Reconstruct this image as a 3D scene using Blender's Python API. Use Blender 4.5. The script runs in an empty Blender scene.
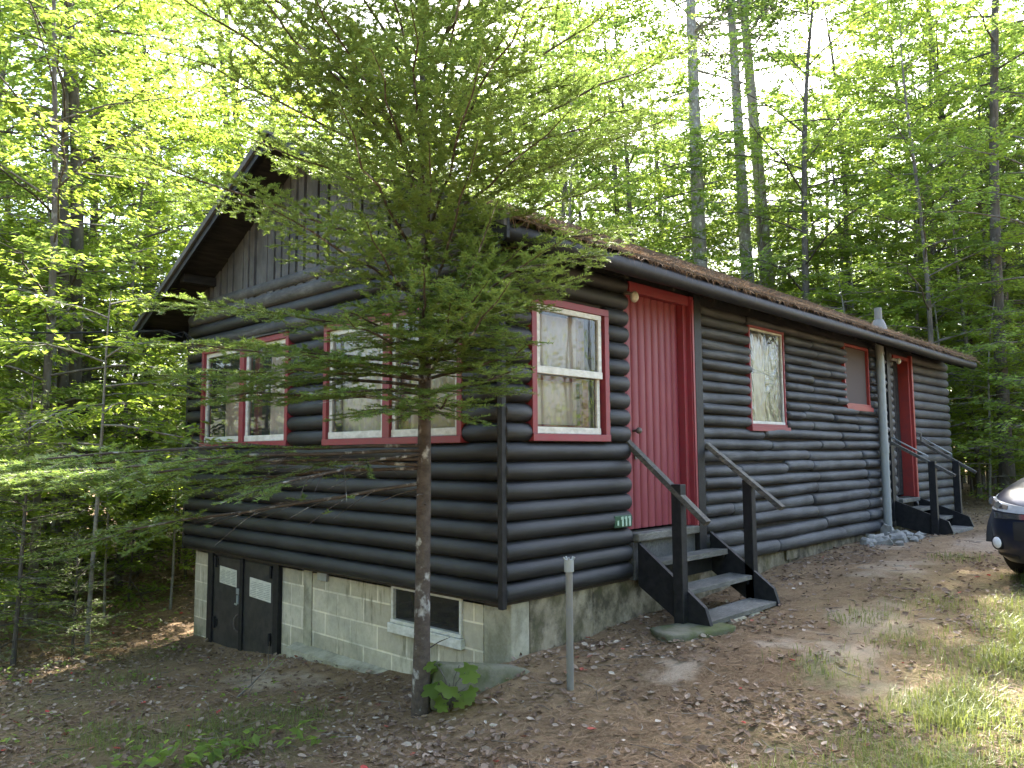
import bpy, math, random
import numpy as np
from mathutils import Matrix, Vector

R = math.radians
rng = np.random.default_rng(7)
scene = bpy.context.scene
COL = scene.collection

# ------------------------------------------------------------------ camera, world, sun, exposure
CAM = np.array([-3.9926, -3.9396, 1.0627])
YAW, PITCH, ROLL, FPX = 0.7650, 0.0884, -0.0061, 777.0
F_ = np.array([math.cos(YAW)*math.cos(PITCH), math.sin(YAW)*math.cos(PITCH), math.sin(PITCH)])
R0 = np.array([math.sin(YAW), -math.cos(YAW), 0.0]); U0 = np.cross(R0, F_)
R_ = math.cos(ROLL)*R0 + math.sin(ROLL)*U0
U_ = -math.sin(ROLL)*R0 + math.cos(ROLL)*U0
cd = bpy.data.cameras.new('camera'); cam = bpy.data.objects.new('camera', cd); COL.objects.link(cam)
cd.sensor_fit = 'HORIZONTAL'; cd.sensor_width = 36.0; cd.lens = FPX*36.0/1024.0
cd.clip_start = 0.05; cd.clip_end = 2000
m = Matrix(((R_[0], U_[0], -F_[0], CAM[0]), (R_[1], U_[1], -F_[1], CAM[1]), (R_[2], U_[2], -F_[2], CAM[2]), (0, 0, 0, 1)))
cam.matrix_world = m
scene.camera = cam

SUN_AZ, SUN_EL = R(28), R(48)
SUN = np.array([math.cos(SUN_AZ)*math.cos(SUN_EL), math.sin(SUN_AZ)*math.cos(SUN_EL), math.sin(SUN_EL)])
w = bpy.data.worlds.new('World'); scene.world = w; w.use_nodes = True
nt = w.node_tree; bgn = nt.nodes['Background']
sky = nt.nodes.new('ShaderNodeTexSky'); sky.sky_type = 'NISHITA'; sky.sun_disc = False
sky.sun_elevation = SUN_EL; sky.sun_rotation = math.pi/2 - SUN_AZ
sky.air_density = 1.0; sky.dust_density = 3.5; sky.ozone_density = 1.0
nt.links.new(sky.outputs[0], bgn.inputs[0]); bgn.inputs[1].default_value = 0.15
sl = bpy.data.lights.new('sun', 'SUN'); sl.energy = 5.0; sl.angle = R(0.53); sl.color = (1.0, 0.93, 0.82)
so = bpy.data.objects.new('sun', sl); COL.objects.link(so)
so.rotation_euler = Vector((-SUN[0], -SUN[1], -SUN[2])).to_track_quat('-Z', 'Y').to_euler()
vs = scene.view_settings
vs.view_transform = 'Standard'; vs.look = 'None'; vs.gamma = 1.0; vs.use_curve_mapping = False
vs.exposure = 2.95
cy = scene.cycles
cy.max_bounces = 7; cy.diffuse_bounces = 4; cy.glossy_bounces = 3; cy.transmission_bounces = 4; cy.transparent_max_bounces = 6
cy.caustics_reflective = False; cy.caustics_refractive = False
cy.use_denoising = True

# ------------------------------------------------------------------ helpers
def tag(o, label=None, cat=None, group=None, kind=None):
    if label: o['label'] = label
    if cat: o['category'] = cat
    if group: o['group'] = group
    if kind: o['kind'] = kind
    return o

def empty(name, loc=(0, 0, 0), rz=0.0):
    o = bpy.data.objects.new(name, None); COL.objects.link(o)
    o.location = loc; o.rotation_euler = (0, 0, rz); o.empty_display_size = 0.1
    return o

class MB:
    """collects numpy geometry, builds ONE mesh object"""
    def __init__(s): s.v = []; s.f = []; s.n = 0
    def add(s, V, F, mat=0, smooth=False):
        V = np.asarray(V, float).reshape(-1, 3); F = np.asarray(F, np.int64)
        s.f.append((F + s.n, mat, smooth)); s.v.append(V); s.n += len(V)
    def box(s, x0, x1, y0, y1, z0, z1, mat=0, mp=None, jit=0.0):
        V = np.array([[x, y, z] for z in (z0, z1) for y in (y0, y1) for x in (x0, x1)], float)
        if jit: V = V + rng.normal(0, jit, V.shape)
        if mp: V = mp(V)
        s.add(V, [[0, 2, 3, 1], [4, 5, 7, 6], [0, 1, 5, 4], [2, 6, 7, 3], [0, 4, 6, 2], [1, 3, 7, 5]], mat)
    def prism(s, P, dvec, mat=0):
        P = np.asarray(P, float); n = len(P)
        V = np.vstack([P, P + np.asarray(dvec, float)])
        s.add(V, [[i, (i+1) % n, n+(i+1) % n, n+i] for i in range(n)], mat)
        s.addpoly(P[::-1], mat); s.addpoly(P + np.asarray(dvec, float), mat)
    def addpoly(s, P, mat=0):
        s.add(P, [list(range(len(P)))], mat)
    def bar(s, a, b, wx, wz, mat=0, up=(0, 0, 1), ext=0.0):
        a = np.asarray(a, float); b = np.asarray(b, float); d = b-a; L = np.linalg.norm(d); d = d/L
        a = a - d*ext; b = b + d*ext
        sd = np.cross(d, up); sd /= np.linalg.norm(sd); u = np.cross(sd, d)
        c = [(-1, -1), (1, -1), (1, 1), (-1, 1)]
        V = [p + sd*(i*wx/2) + u*(j*wz/2) for p in (a, b) for i, j in c]
        s.add(V, [[0, 1, 5, 4], [1, 2, 6, 5], [2, 3, 7, 6], [3, 0, 4, 7], [3, 2, 1, 0], [4, 5, 6, 7]], mat)
    def tube(s, path, rad, sides=6, mat=0, smooth=True, caps=True):
        V, Fq = tube(path, rad, sides); base = s.n
        s.add(V, Fq, mat, smooth)
        if caps:
            n = len(path)
            s.addpoly(V[:sides][::-1], mat); s.addpoly(V[(n-1)*sides:], mat)
    def build(s, name, mats, parent=None, bevel=0.0, loc=None, link=True):
        me = mesh_from(name, s.v, s.f, mats)
        o = bpy.data.objects.new(name, me)
        if link: COL.objects.link(o)
        if parent is not None: o.parent = parent
        if loc is not None: o.location = loc
        if bevel:
            b = o.modifiers.new('bevel', 'BEVEL'); b.width = bevel; b.segments = 2; b.limit_method = 'ANGLE'; b.angle_limit = R(40)
        return o

def mesh_from(name, vs_, fs_, mats):
    V = np.vstack(vs_).astype(np.float32)
    me = bpy.data.meshes.new(name)
    me.vertices.add(len(V)); me.vertices.foreach_set('co', V.ravel())
    li = np.concatenate([f.ravel() for f, _, _ in fs_]).astype(np.int32)
    tot = np.concatenate([np.full(len(f), f.shape[1]) for f, _, _ in fs_]).astype(np.int32)
    st = np.concatenate([[0], np.cumsum(tot)[:-1]]).astype(np.int32)
    mi = np.concatenate([np.full(len(f), m_) for f, m_, _ in fs_]).astype(np.int32)
    sm = np.concatenate([np.full(len(f), s_) for f, _, s_ in fs_]).astype(bool)
    me.loops.add(len(li)); me.loops.foreach_set('vertex_index', li)
    me.polygons.add(len(tot)); me.polygons.foreach_set('loop_start', st); me.polygons.foreach_set('loop_total', tot)
    me.polygons.foreach_set('material_index', mi); me.polygons.foreach_set('use_smooth', sm)
    for m_ in (mats if isinstance(mats, (list, tuple)) else [mats]): me.materials.append(m_)
    me.update(calc_edges=True); me.validate()
    return me

def nrm(a): 
    a = np.asarray(a, float); return a/np.maximum(np.linalg.norm(a, axis=-1, keepdims=True), 1e-9)

def tube(path, rad, sides=6):
    P = np.asarray(path, float); n = len(P)
    rad = np.broadcast_to(np.asarray(rad, float), (n,))
    T = np.zeros_like(P); T[1:-1] = P[2:]-P[:-2]; T[0] = P[1]-P[0]; T[-1] = P[-1]-P[-2]; T = nrm(T)
    ref = np.array([0.31, 0.95, 0.05]) if abs(T.mean(0)[2]) > 0.7*np.linalg.norm(T.mean(0)) else np.array([0.03, 0.04, 1.0])
    A = nrm(np.cross(T, ref)); B = np.cross(T, A)
    an = np.arange(sides)*2*math.pi/sides
    V = P[:, None] + rad[:, None, None]*(np.cos(an)[None, :, None]*A[:, None] + np.sin(an)[None, :, None]*B[:, None])
    i = np.arange(n-1)[:, None]*sides; j = np.arange(sides)[None]; k = (np.arange(sides)+1)[None] % sides
    Fq = np.stack([i+j, i+k, i+sides+k, i+sides+j], -1).reshape(-1, 4)
    return V.reshape(-1, 3), Fq

def bake(tv, tf, P, D, N, S):
    """bake a small template (x along D, y sideways, z along N) at many places"""
    D = nrm(D); Sd = nrm(np.cross(N, D)); N = np.cross(D, Sd)
    S = np.broadcast_to(np.asarray(S, float), (len(P),))
    V = P[:, None] + S[:, None, None]*(tv[None, :, 0:1]*D[:, None] + tv[None, :, 1:2]*Sd[:, None] + tv[None, :, 2:3]*N[:, None])
    Fa = tf[None] + (np.arange(len(P))*len(tv))[:, None, None]
    return V.reshape(-1, 3), Fa.reshape(-1, tf.shape[1])

_ph = rng.uniform(0, 6.28, (6, 40)); _dr = rng.normal(0, 1, (40, 2)); _dr /= np.linalg.norm(_dr, axis=1)[:, None]
def noise2(x, y, scale, k=0):
    """smooth pseudo noise in -1..1"""
    out = 0
    for i in range(6):
        d = _dr[(i+7*k) % 40]; f = (1.0+0.37*i)/scale
        out = out + np.sin((x*d[0]+y*d[1])*f + _ph[i, k % 40] + 1.3*np.sin((x*d[1]-y*d[0])*f*0.7+_ph[(i+2) % 6, (k+3) % 40]))
    return out/3.2

# ------------------------------------------------------------------ materials
MATS = {}
class NG:
    def __init__(s, name):
        s.m = bpy.data.materials.new(name); s.m.use_nodes = True; s.nt = s.m.node_tree
        s.b = s.nt.nodes['Principled BSDF']; s.out = s.nt.nodes['Material Output']; MATS[name] = s.m
    def n(s, t, **k):
        x = s.nt.nodes.new(t)
        for a, v in k.items():
            if a.startswith('i_'):
                q = a[2:]; x.inputs[int(q) if q.isdigit() else q.replace('_', ' ')].default_value = v
            else: setattr(x, a, v)
        return x
    def l(s, a, b): s.nt.links.new(a, b)
    def pos(s, scale=(1, 1, 1), geo=False):
        if geo: src = s.n('ShaderNodeNewGeometry').outputs['Position']
        else: src = s.n('ShaderNodeTexCoord').outputs['Object']
        mp = s.n('ShaderNodeMapping'); mp.inputs['Scale'].default_value = scale; s.l(src, mp.inputs[0]); return mp.outputs[0]
    def noise(s, vec, scale, detail=4, rough=.6, dist=0.0):
        x = s.n('ShaderNodeTexNoise'); x.inputs['Scale'].default_value = scale; x.inputs['Detail'].default_value = detail
        x.inputs['Roughness'].default_value = rough; x.inputs['Distortion'].default_value = dist
        if vec is not None: s.l(vec, x.inputs['Vector'])
        return x.outputs['Fac']
    def ramp(s, fac, stops, interp='LINEAR'):
        x = s.n('ShaderNodeValToRGB'); cr = x.color_ramp; cr.interpolation = interp
        while len(cr.elements) < len(stops): cr.elements.new(0.5)
        for e, (p, c) in zip(cr.elements, stops):
            e.position = p; e.color = (*c, 1) if not isinstance(c, (int, float)) else (c, c, c, 1)
        s.l(fac, x.inputs[0]); return x.outputs[0]
    def mix(s, fac, a, b, mode='MIX'):
        x = s.n('ShaderNodeMix'); x.data_type = 'RGBA'; x.blend_type = mode
        for sock, v in ((x.inputs[0], fac), (x.inputs[6], a), (x.inputs[7], b)):
            if isinstance(v, (int, float)): sock.default_value = v
            elif isinstance(v, tuple): sock.default_value = (*v, 1)
            else: s.l(v, sock)
        return x.outputs[2]
    def bump(s, h, strength=.4, dist=.01):
        x = s.n('ShaderNodeBump'); x.inputs['Strength'].default_value = strength; x.inputs['Distance'].default_value = dist
        s.l(h, x.inputs['Height']); s.l(x.outputs[0], s.b.inputs['Normal'])
    def base(s, c, rough=.6, spec=.4, metal=0.0):
        if isinstance(c, tuple): s.b.inputs['Base Color'].default_value = (*c, 1)
        else: s.l(c, s.b.inputs['Base Color'])
        if isinstance(rough, (int, float)): s.b.inputs['Roughness'].default_value = rough
        else: s.l(rough, s.b.inputs['Roughness'])
        s.b.inputs['Specular IOR Level'].default_value = spec; s.b.inputs['Metallic'].default_value = metal
        return s.m

def paint(name, c, c2, rough=.5, spec=.4, sc=(6, 6, 6), bump=.15, amount=.5, grain=60):
    g = NG(name); p = g.pos(sc); f = g.noise(p, 2.0, 6, .65); f2 = g.noise(p, 14, 4, .7)
    k = g.ramp(f, [(.5-.25*amount, 0.0), (.5+.35*amount, 1.0)])
    col = g.mix(k, c, c2); col = g.mix(g.ramp(f2, [(.62, 0.0), (.75, .6)]), col, c2)
    g.base(col, rough, spec); g.bump(g.noise(p, grain, 3, .6), bump, .004); return g.m

# black stained log siding
def log_mat(name, base_c, worn_c, worn, rough, sc, spec=.3):
    g = NG(name); p = g.pos(sc)
    streak = g.noise(p, 9, 6, .7, .4); fine = g.noise(p, 60, 3, .6); big = g.noise(g.pos((.8, .8, .8)), 2.2, 4, .6)
    k = g.ramp(streak, [(.5-worn*.2, 0.0), (.78-worn*.15, 1.0)])
    kb = g.mix(1.0, k, g.ramp(big, [(.35, .15), (.65, 1.0)]), 'MULTIPLY')
    col = g.mix(kb, base_c, worn_c)
    col = g.mix(g.ramp(fine, [(.66, 0.0), (.74, .55)]), col, worn_c)
    rr = g.ramp(streak, [(.3, rough-.1), (.7, rough+.15)])
    g.base(col, rr, spec); g.bump(g.mix(.5, streak, fine), .45, .008); return g.m
M_log = log_mat('black_stained_log', (.0065, .007, .008), (.04, .041, .043), .75, .50, (.5, .5, 12), .42)
M_logr = log_mat('weathered_rough_log', (.013, .0135, .0145), (.11, .114, .12), .8, .58, (.6, .6, 14), .42)
M_logg = log_mat('grey_worn_log', (.03, .031, .032), (.12, .12, .115), 1.0, .7, (6, 1.5, 6))
M_board = log_mat('weathered_gable_board', (.04, .04, .041), (.14, .139, .136), 1.0, .75, (9, 9, .8))
M_black = paint('black_trim_paint', (.007, .0075, .009), (.018, .018, .019), .55, .25, (8, 8, 8))
M_soffit = paint('dark_soffit_wood', (.012, .012, .013), (.03, .028, .026), .8, .2, (2, 12, 12))
M_red = paint('faded_red_paint', (.16, .020, .034), (.20, .040, .052), .5, .35, (3, 3, 1.2), .2, .8)
M_redtrim = paint('red_trim_paint', (.22, .022, .034), (.17, .04, .045), .5, .4, (9, 9, 9), .2, .8)
M_redor = paint('orange_red_paint', (.26, .03, .024), (.20, .03, .03), .5, .4, (5, 5, 5))  # a red slightly brighter and more orange than the other trim
M_white = paint('aged_white_paint', (.62, .61, .57), (.36, .35, .30), .5, .4, (7, 7, 12), .15, .7)
M_grey = paint('galvanised_pipe', (.20, .215, .21), (.30, .31, .30), .5, .5, (8, 8, 2), .1, .8)
M_post = paint('rusty_pipe_metal', (.13, .13, .12), (.20, .18, .15), .6, .5, (12, 12, 3), .2, .9)
M_door = paint('black_steel_door', (.013, .014, .016), (.04, .038, .035), .5, .4, (5, 5, 5), .15, .5)
M_paper = paint('paper_notice', (.58, .57, .50), (.48, .47, .41), .8, .2, (6, 6, 6))
M_print = paint('notice_print', (.26, .26, .23), (.42, .42, .38), .8, .2, (1, 30, 60))
M_iron = paint('dull_iron', (.05, .045, .04), (.12, .1, .08), .5, .5, (30, 30, 30))
M_green = paint('dark_green_plate', (.02, .06, .03), (.03, .08, .04), .5, .4, (20, 20, 20))
M_pale = paint('pale_green_figure', (.38, .52, .42), (.25, .38, .3), .6, .4, (40, 40, 40))
M_curt = paint('beige_curtain', (.60, .46, .43), (.52, .39, .36), .9, .1, (3, 3, .7), .05, .4)
M_sheer = paint('white_curtain', (.68, .59, .585), (.60, .51, .50), .9, .1, (3, 3, .6), .05, .4)
M_inner = paint('dark_interior', (.04, .035, .03), (.06, .05, .045), .9, .1)
M_bulb = paint('frosted_bulb', (.55, .52, .46), (.4, .38, .33), .35, .5, (20, 20, 20))

def glass(name, tint, film=0.0, ior=1.5):
    g = NG(name); tr = g.n('ShaderNodeBsdfTransparent'); tr.inputs[0].default_value = (*tint, 1)
    gl = g.n('ShaderNodeBsdfGlossy'); gl.inputs['Roughness'].default_value = .02; gl.inputs[0].default_value = (.95, .97, 1, 1)
    fr = g.n('ShaderNodeFresnel'); fr.inputs[0].default_value = ior
    b = g.n('ShaderNodeBump'); b.inputs['Strength'].default_value = .03 if not film else .8; b.inputs['Distance'].default_value = .02
    g.l(g.noise(g.pos((1, 1, .5)), 3.0 if not film else 7, 2, .5, .0 if not film else 1.5), b.inputs['Height'])
    for x in (gl, fr): g.l(b.outputs[0], x.inputs['Normal'])
    mx = g.n('ShaderNodeMixShader'); g.l(fr.outputs[0], mx.inputs[0]); g.l(tr.outputs[0], mx.inputs[1]); g.l(gl.outputs[0], mx.inputs[2])
    df = g.n('ShaderNodeBsdfDiffuse'); df.inputs[0].default_value = (.4, .4, .36, 1)
    m2 = g.n('ShaderNodeMixShader'); g.l(g.ramp(g.noise(g.pos((1, 1, 1)), 18, 5, .7), [(.4, .03+film*.2), (.75, .10+film*.35)]), m2.inputs[0])
    g.l(mx.outputs[0], m2.inputs[1]); g.l(df.outputs[0], m2.inputs[2]); g.l(m2.outputs[0], g.out.inputs[0]); return g.m
M_glass = glass('dusty_window_glass', (.80, .82, .80), 0, 1.5)
M_film = glass('wrinkled_plastic_film', (.75, .76, .74), .5, 1.55)
M_bglass = glass('dark_basement_glass', (.2, .21, .22), 0, 1.45)
def screen_mat():
    g = NG('insect_screen'); p = g.pos((1, 1, 1)); f = g.noise(p, 90, 3, .7)
    g.base(g.ramp(f, [(.35, (.06, .045, .042)), (.7, (.14, .11, .10))]), .8, .2); return g.m
M_screen = screen_mat()

def concrete_block():
    g = NG('concrete_block_wall'); tc = g.n('ShaderNodeTexCoord').outputs['Object']
    sx = g.n('ShaderNodeSeparateXYZ'); g.l(tc, sx.inputs[0]); cx = g.n('ShaderNodeCombineXYZ'); g.l(sx.outputs[1], cx.inputs[0]); g.l(sx.outputs[2], cx.inputs[1])
    br = g.n('ShaderNodeTexBrick'); g.l(cx.outputs[0], br.inputs['Vector'])
    br.inputs['Scale'].default_value = 1.0; br.inputs['Brick Width'].default_value = .40; br.inputs['Row Height'].default_value = .20
    br.inputs['Mortar Size'].default_value = .009; br.inputs['Mortar Smooth'].default_value = .3; br.inputs['Bias'].default_value = -.2
    br.inputs['Color1'].default_value = (.52, .47, .365, 1); br.inputs['Color2'].default_value = (.34, .30, .225, 1); br.inputs['Mortar'].default_value = (.70, .64, .51, 1)
    n1 = g.noise(tc, 3.2, 6, .65); n2 = g.noise(tc, 22, 5, .7); n3 = g.noise(g.pos((1, 4, .7)), 3, 5, .7)
    c = g.mix(g.ramp(n1, [(.42, 0.0), (.66, .55)]), br.outputs[0], (.25, .25, .20))
    c = g.mix(g.ramp(n3, [(.54, 0.0), (.68, .8)]), c, (.15, .14, .09))
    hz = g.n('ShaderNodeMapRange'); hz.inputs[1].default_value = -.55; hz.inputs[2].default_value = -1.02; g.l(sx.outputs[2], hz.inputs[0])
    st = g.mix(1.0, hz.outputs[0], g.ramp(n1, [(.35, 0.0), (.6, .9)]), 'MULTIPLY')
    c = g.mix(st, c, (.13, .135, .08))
    c = g.mix(.25, c, g.ramp(n2, [(.3, .12), (.7, .5)]), 'OVERLAY')
    g.base(c, .85, .25)
    inv = g.mix(1.0, g.ramp(br.outputs['Fac'], [(0, 1.0), (1, .55)]), g.ramp(n2, [(.2, .75), (.8, 1.0)]), 'MULTIPLY'); g.bump(inv, .5, .012); return g.m
M_block = concrete_block()
def concrete(name, c1, c2, c3, moss):
    g = NG(name); p = g.pos((1, 1, 1)); n1 = g.noise(p, 2.4, 7, .7); n2 = g.noise(g.pos((1.4, 1.4, 1.0)), 3.5, 6, .7); n3 = g.noise(p, 40, 4, .7)
    c = g.mix(g.ramp(n1, [(.4, 0.0), (.62, 1.0)]), c1, c2)
    c = g.mix(g.ramp(n2, [(.44, 0.0), (.62, .9)]), c, c3)
    c = g.mix(g.ramp(n1, [(.5, 0.0), (.75, moss)]), c, (.09, .10, .04))
    c = g.mix(.2, c, g.ramp(n3, [(.3, .1), (.7, .5)]), 'OVERLAY')
    g.base(c, .9, .2); g.bump(g.mix(.5, n3, n1), .6, .012); return g.m
M_conc = concrete('stained_concrete', (.31, .27, .195), (.17, .135, .09), (.055, .048, .032), .8)
M_conc2 = concrete('plastered_corner', (.40, .375, .29), (.30, .28, .21), (.20, .185, .13), .25)
M_mossc = concrete('mossy_concrete', (.16, .15, .11), (.10, .10, .06), (.07, .08, .03), 1.0)
M_rock = concrete('grey_rock', (.33, .315, .28), (.22, .21, .185), (.13, .125, .11), .2)
M_tread = log_mat('weathered_tread', (.05, .05, .045), (.21, .20, .175), 1.0, .8, (1.5, 9, 9))
M_rail = log_mat('worn_handrail', (.02, .02, .02), (.24, .22, .18), .9, .7, (6, 2, 6))
def roof_mat():
    g = NG('needle_covered_shingle'); p = g.pos((1, 1, 1)); n1 = g.noise(p, 5, 6, .7); n2 = g.noise(p, 60, 4, .7)
    c = g.mix(n1, (.10, .075, .055), (.20, .15, .115)); c = g.mix(g.ramp(n2, [(.45, 0.0), (.6, 1.0)]), c, (.07, .06, .05))
    g.base(c, .9, .15); g.bump(n2, .8, .02); return g.m
M_roof = roof_mat()
def litter_mat(name, stops, rough=.8, transl=.15):
    g = NG(name); ri = g.n('ShaderNodeNewGeometry').outputs['Random Per Island']; c = g.ramp(ri, stops, 'LINEAR')
    g.base(c, rough, .25)
    if transl:
        t = g.n('ShaderNodeBsdfTranslucent'); g.l(c, t.inputs[0]); mx = g.n('ShaderNodeMixShader'); mx.inputs[0].default_value = transl
        g.l(g.b.outputs[0], mx.inputs[1]); g.l(t.outputs[0], mx.inputs[2]); g.l(mx.outputs[0], g.out.inputs[0])
    return g.m
M_litter = litter_mat('dead_leaf', [(0, (.10, .065, .045)), (.35, (.17, .115, .08)), (.7, (.23, .17, .125)), (.9, (.31, .24, .185)), (.965, (.44, .38, .31)), (.985, (.20, .10, .06)), (1, (.42, .06, .05))], .7)
M_needle = litter_mat('dead_needle', [(0, (.14, .085, .05)), (.5, (.22, .145, .09)), (1, (.31, .22, .14))], .8)
M_twig = litter_mat('dead_twig', [(0, (.08, .065, .055)), (.5, (.15, .13, .11)), (1, (.26, .24, .21))], .85, 0)

def leaf_mat(name, dark, light, trans, wt=.42, hue=.05, rough=.45):
    g = NG(name); ri = g.n('ShaderNodeNewGeometry').outputs['Random Per Island']; oi = g.n('ShaderNodeObjectInfo').outputs['Random']
    k = g.n('ShaderNodeMath', operation='MULTIPLY_ADD'); g.l(ri, k.inputs[0]); k.inputs[1].default_value = .65
    k2 = g.n('ShaderNodeMath', operation='MULTIPLY'); g.l(oi, k2.inputs[0]); k2.inputs[1].default_value = .35; g.l(k2.outputs[0], k.inputs[2])
    c = g.mix(k.outputs[0], dark, light); g.base(c, rough, .35)
    t = g.n('ShaderNodeBsdfTranslucent')
    tc = g.mix(k.outputs[0], tuple(x*.7 for x in trans), trans); g.l(tc, t.inputs[0])
    mx = g.n('ShaderNodeMixShader'); mx.inputs[0].default_value = wt
    g.l(g.b.outputs[0], mx.inputs[1]); g.l(t.outputs[0], mx.inputs[2]); g.l(mx.outputs[0], g.out.inputs[0]); return g.m
M_leaf = leaf_mat('hardwood_leaf', (.07, .12, .022), (.14, .20, .04), (.42, .58, .11), .56)
M_leafy = leaf_mat('beech_leaf', (.08, .14, .02), (.14, .20, .03), (.47, .61, .08), .55)
M_leafd = leaf_mat('shade_leaf', (.045, .085, .02), (.08, .13, .03), (.28, .40, .08), .45)
M_fir = leaf_mat('fir_needle', (.11, .175, .045), (.18, .255, .065), (.30, .42, .08), .38, rough=.4)
M_hem = leaf_mat('hemlock_needle', (.035, .065, .025), (.07, .11, .04), (.18, .27, .07), .35)
M_deadfir = leaf_mat('browning_needle', (.06, .06, .03), (.11, .09, .05), (.12, .10, .05), .25)
M_grass = leaf_mat('grass_blade', (.06, .10, .025), (.17, .195, .06), (.32, .37, .08), .4)
def bark_mat(name, c1, c2, c3, sc=(1, 1, .25)):
    g = NG(name); p = g.pos(sc); n1 = g.noise(p, 12, 6, .7); n2 = g.noise(g.pos((1, 1, .8)), 9, 4, .6); n3 = g.noise(p, 45, 4, .7)
    c = g.mix(g.ramp(n1, [(.35, 0.0), (.65, 1.0)]), c1, c2); c = g.mix(g.ramp(n2, [(.56, 0.0), (.66, .9)]), c, c3)
    g.base(c, .9, .15); g.bump(g.mix(.5, n1, n3), .8, .02); return g.m
M_bark = bark_mat('grey_brown_bark', (.09, .078, .066), (.17, .15, .13), (.24, .23, .21))
M_barkfir = bark_mat('fir_bark', (.055, .042, .034), (.10, .08, .065), (.36, .35, .32), (1, 1, 1.6))
M_barkp = bark_mat('pine_bark', (.17, .155, .14), (.33, .31, .285), (.50, .51, .48), (1, 1, .5))
M_barkd = bark_mat('dark_bark', (.06, .053, .045), (.125, .11, .095), (.17, .16, .145))
M_barkb = bark_mat('pale_birch_bark', (.16, .15, .13), (.27, .26, .23), (.08, .07, .06), (1, 1, 3))

def ground_mat():
    g = NG('forest_soil'); p = g.pos((1, 1, 1), True)
    n1 = g.noise(p, .9, 6, .65, .3); n2 = g.noise(p, 5, 6, .7, .5); n3 = g.noise(p, 38, 5, .75); n4 = g.noise(g.pos((1, 1, 1), True), 150, 3, .7)
    at = g.n('ShaderNodeAttribute'); at.attribute_name = 'soil'
    sp = g.n('ShaderNodeSeparateColor'); g.l(at.outputs['Color'], sp.inputs[0])
    c = g.mix(g.ramp(n2, [(.32, 0.0), (.68, 1.0)]), (.19, .125, .068), (.34, .24, .138))
    c = g.mix(g.ramp(n1, [(.40, .75), (.58, 0.0)]), c, (.10, .064, .038)); c = g.mix(g.ramp(n3, [(.42, 0.0), (.74, .75)]), c, (.34, .25, .16))
    sand = g.mix(1.0, g.ramp(g.mix(.45, sp.outputs[0], n2), [(.34, .0), (.78, .62)]), g.ramp(sp.outputs[0], [(.0, 0.0), (.6, 1.0)]), 'MULTIPLY')
    c = g.mix(sand, c, g.mix(n3, (.35, .29, .22), (.56, .48, .38)))
    moss = g.mix(1.0, sp.outputs[1], g.ramp(n2, [(.35, .1), (.55, 1.0)]), 'MULTIPLY')
    c = g.mix(moss, c, g.mix(n3, (.06, .08, .025), (.15, .17, .06)))
    c = g.mix(.4, c, g.ramp(n4, [(.3, .3), (.7, .68)]), 'OVERLAY')
    g.base(c, .95, .12); g.bump(g.mix(.6, n3, n4), 1.0, .03); return g.m
M_ground = ground_mat()

def simple(name, c, rough, spec=.5, metal=0.0, coat=0.0, trans=0.0):
    g = NG(name); n = g.noise(g.pos((1, 1, 1)), 30, 3, .6); col = g.mix(g.ramp(n, [(.3, 0.0), (.8, .35)]), c, tuple(min(1, x*1.6+.01) for x in c))
    g.base(col, rough, spec, metal); g.b.inputs['Coat Weight'].default_value = coat; g.b.inputs['Transmission Weight'].default_value = trans; return g.m
M_carp = simple('dark_car_paint', (.006, .010, .024), .32, .4, 0, .5)
M_carb = simple('black_plastic', (.012, .012, .013), .6)
M_chrome = simple('chrome', (.7, .7, .7), .12, .5, 1.0)
M_lens = simple('lamp_lens', (.62, .64, .66), .12, .6, .0, 1.0)
M_lens2 = simple('headlamp_glass', (.26, .275, .29), .15, .6, 0, .6)
M_lampin = simple('lamp_reflector', (.75, .75, .74), .22, .5, .9)
M_tyre = simple('tyre_rubber', (.015, .015, .015), .85, .2)
M_rim = simple('alloy_rim', (.45, .45, .46), .35, .5, .9)
M_cglass = simple('tinted_car_glass', (.01, .012, .013), .04, .8)

# ------------------------------------------------------------------ ground
CP = np.array([(0.1, 0, -.43), (1.8, 0, -.35), (3.1, 0, -.30), (4.4, 0, -.21), (7.75, 0, -.14), (11, 0, -.10), (-.1, .5, -.66), (-.1, 1.2, -.745), (-.1, 2, -.80),
 (-.1, 2.9, -.87), (-.1, 4, -1.01), (-.1, 5.1, -1.02), (.1, -.52, -.49), (-.6, .15, -.63), (-.45, -.25, -.56), (-4, -4, -.56), (-2, 0, -.70), (-2, 2, -.86), (-1.5, 4.5, -1.0), (-1.5, -1.5, -.58),
 (1, -3, -.36), (4, -2.2, -.15), (1.6, -.7, -.345), (2.8, -.7, -.32), (9.6, -.6, -.09), (18, 2, 0), (.5, 9, -1.08), (0, 13, -1.15), (-6, 4, -1.05), (-8, -4, -.75), (20, -6, 0),
 (10, 12, -.6), (25, 25, -.3), (-10, 20, -1.3), (40, 10, .4), (8, -8, -.2), (0, -8, -.4), (5, 2.5, -.3), (-25, 0, -1.2), (0, -25, -.5), (40, -20, .3), (5, 40, -.6)], float)
def _phi(r): return np.sqrt(r*r + .16)
_A = _phi(np.linalg.norm(CP[:, None, :2]-CP[None, :, :2], axis=2)); n_ = len(CP)
_A = np.block([[_A + 1e-4*np.eye(n_), np.ones((n_, 1))], [np.ones((1, n_)), np.zeros((1, 1))]])
_W = np.linalg.solve(_A, np.concatenate([CP[:, 2], [0]]))
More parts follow.
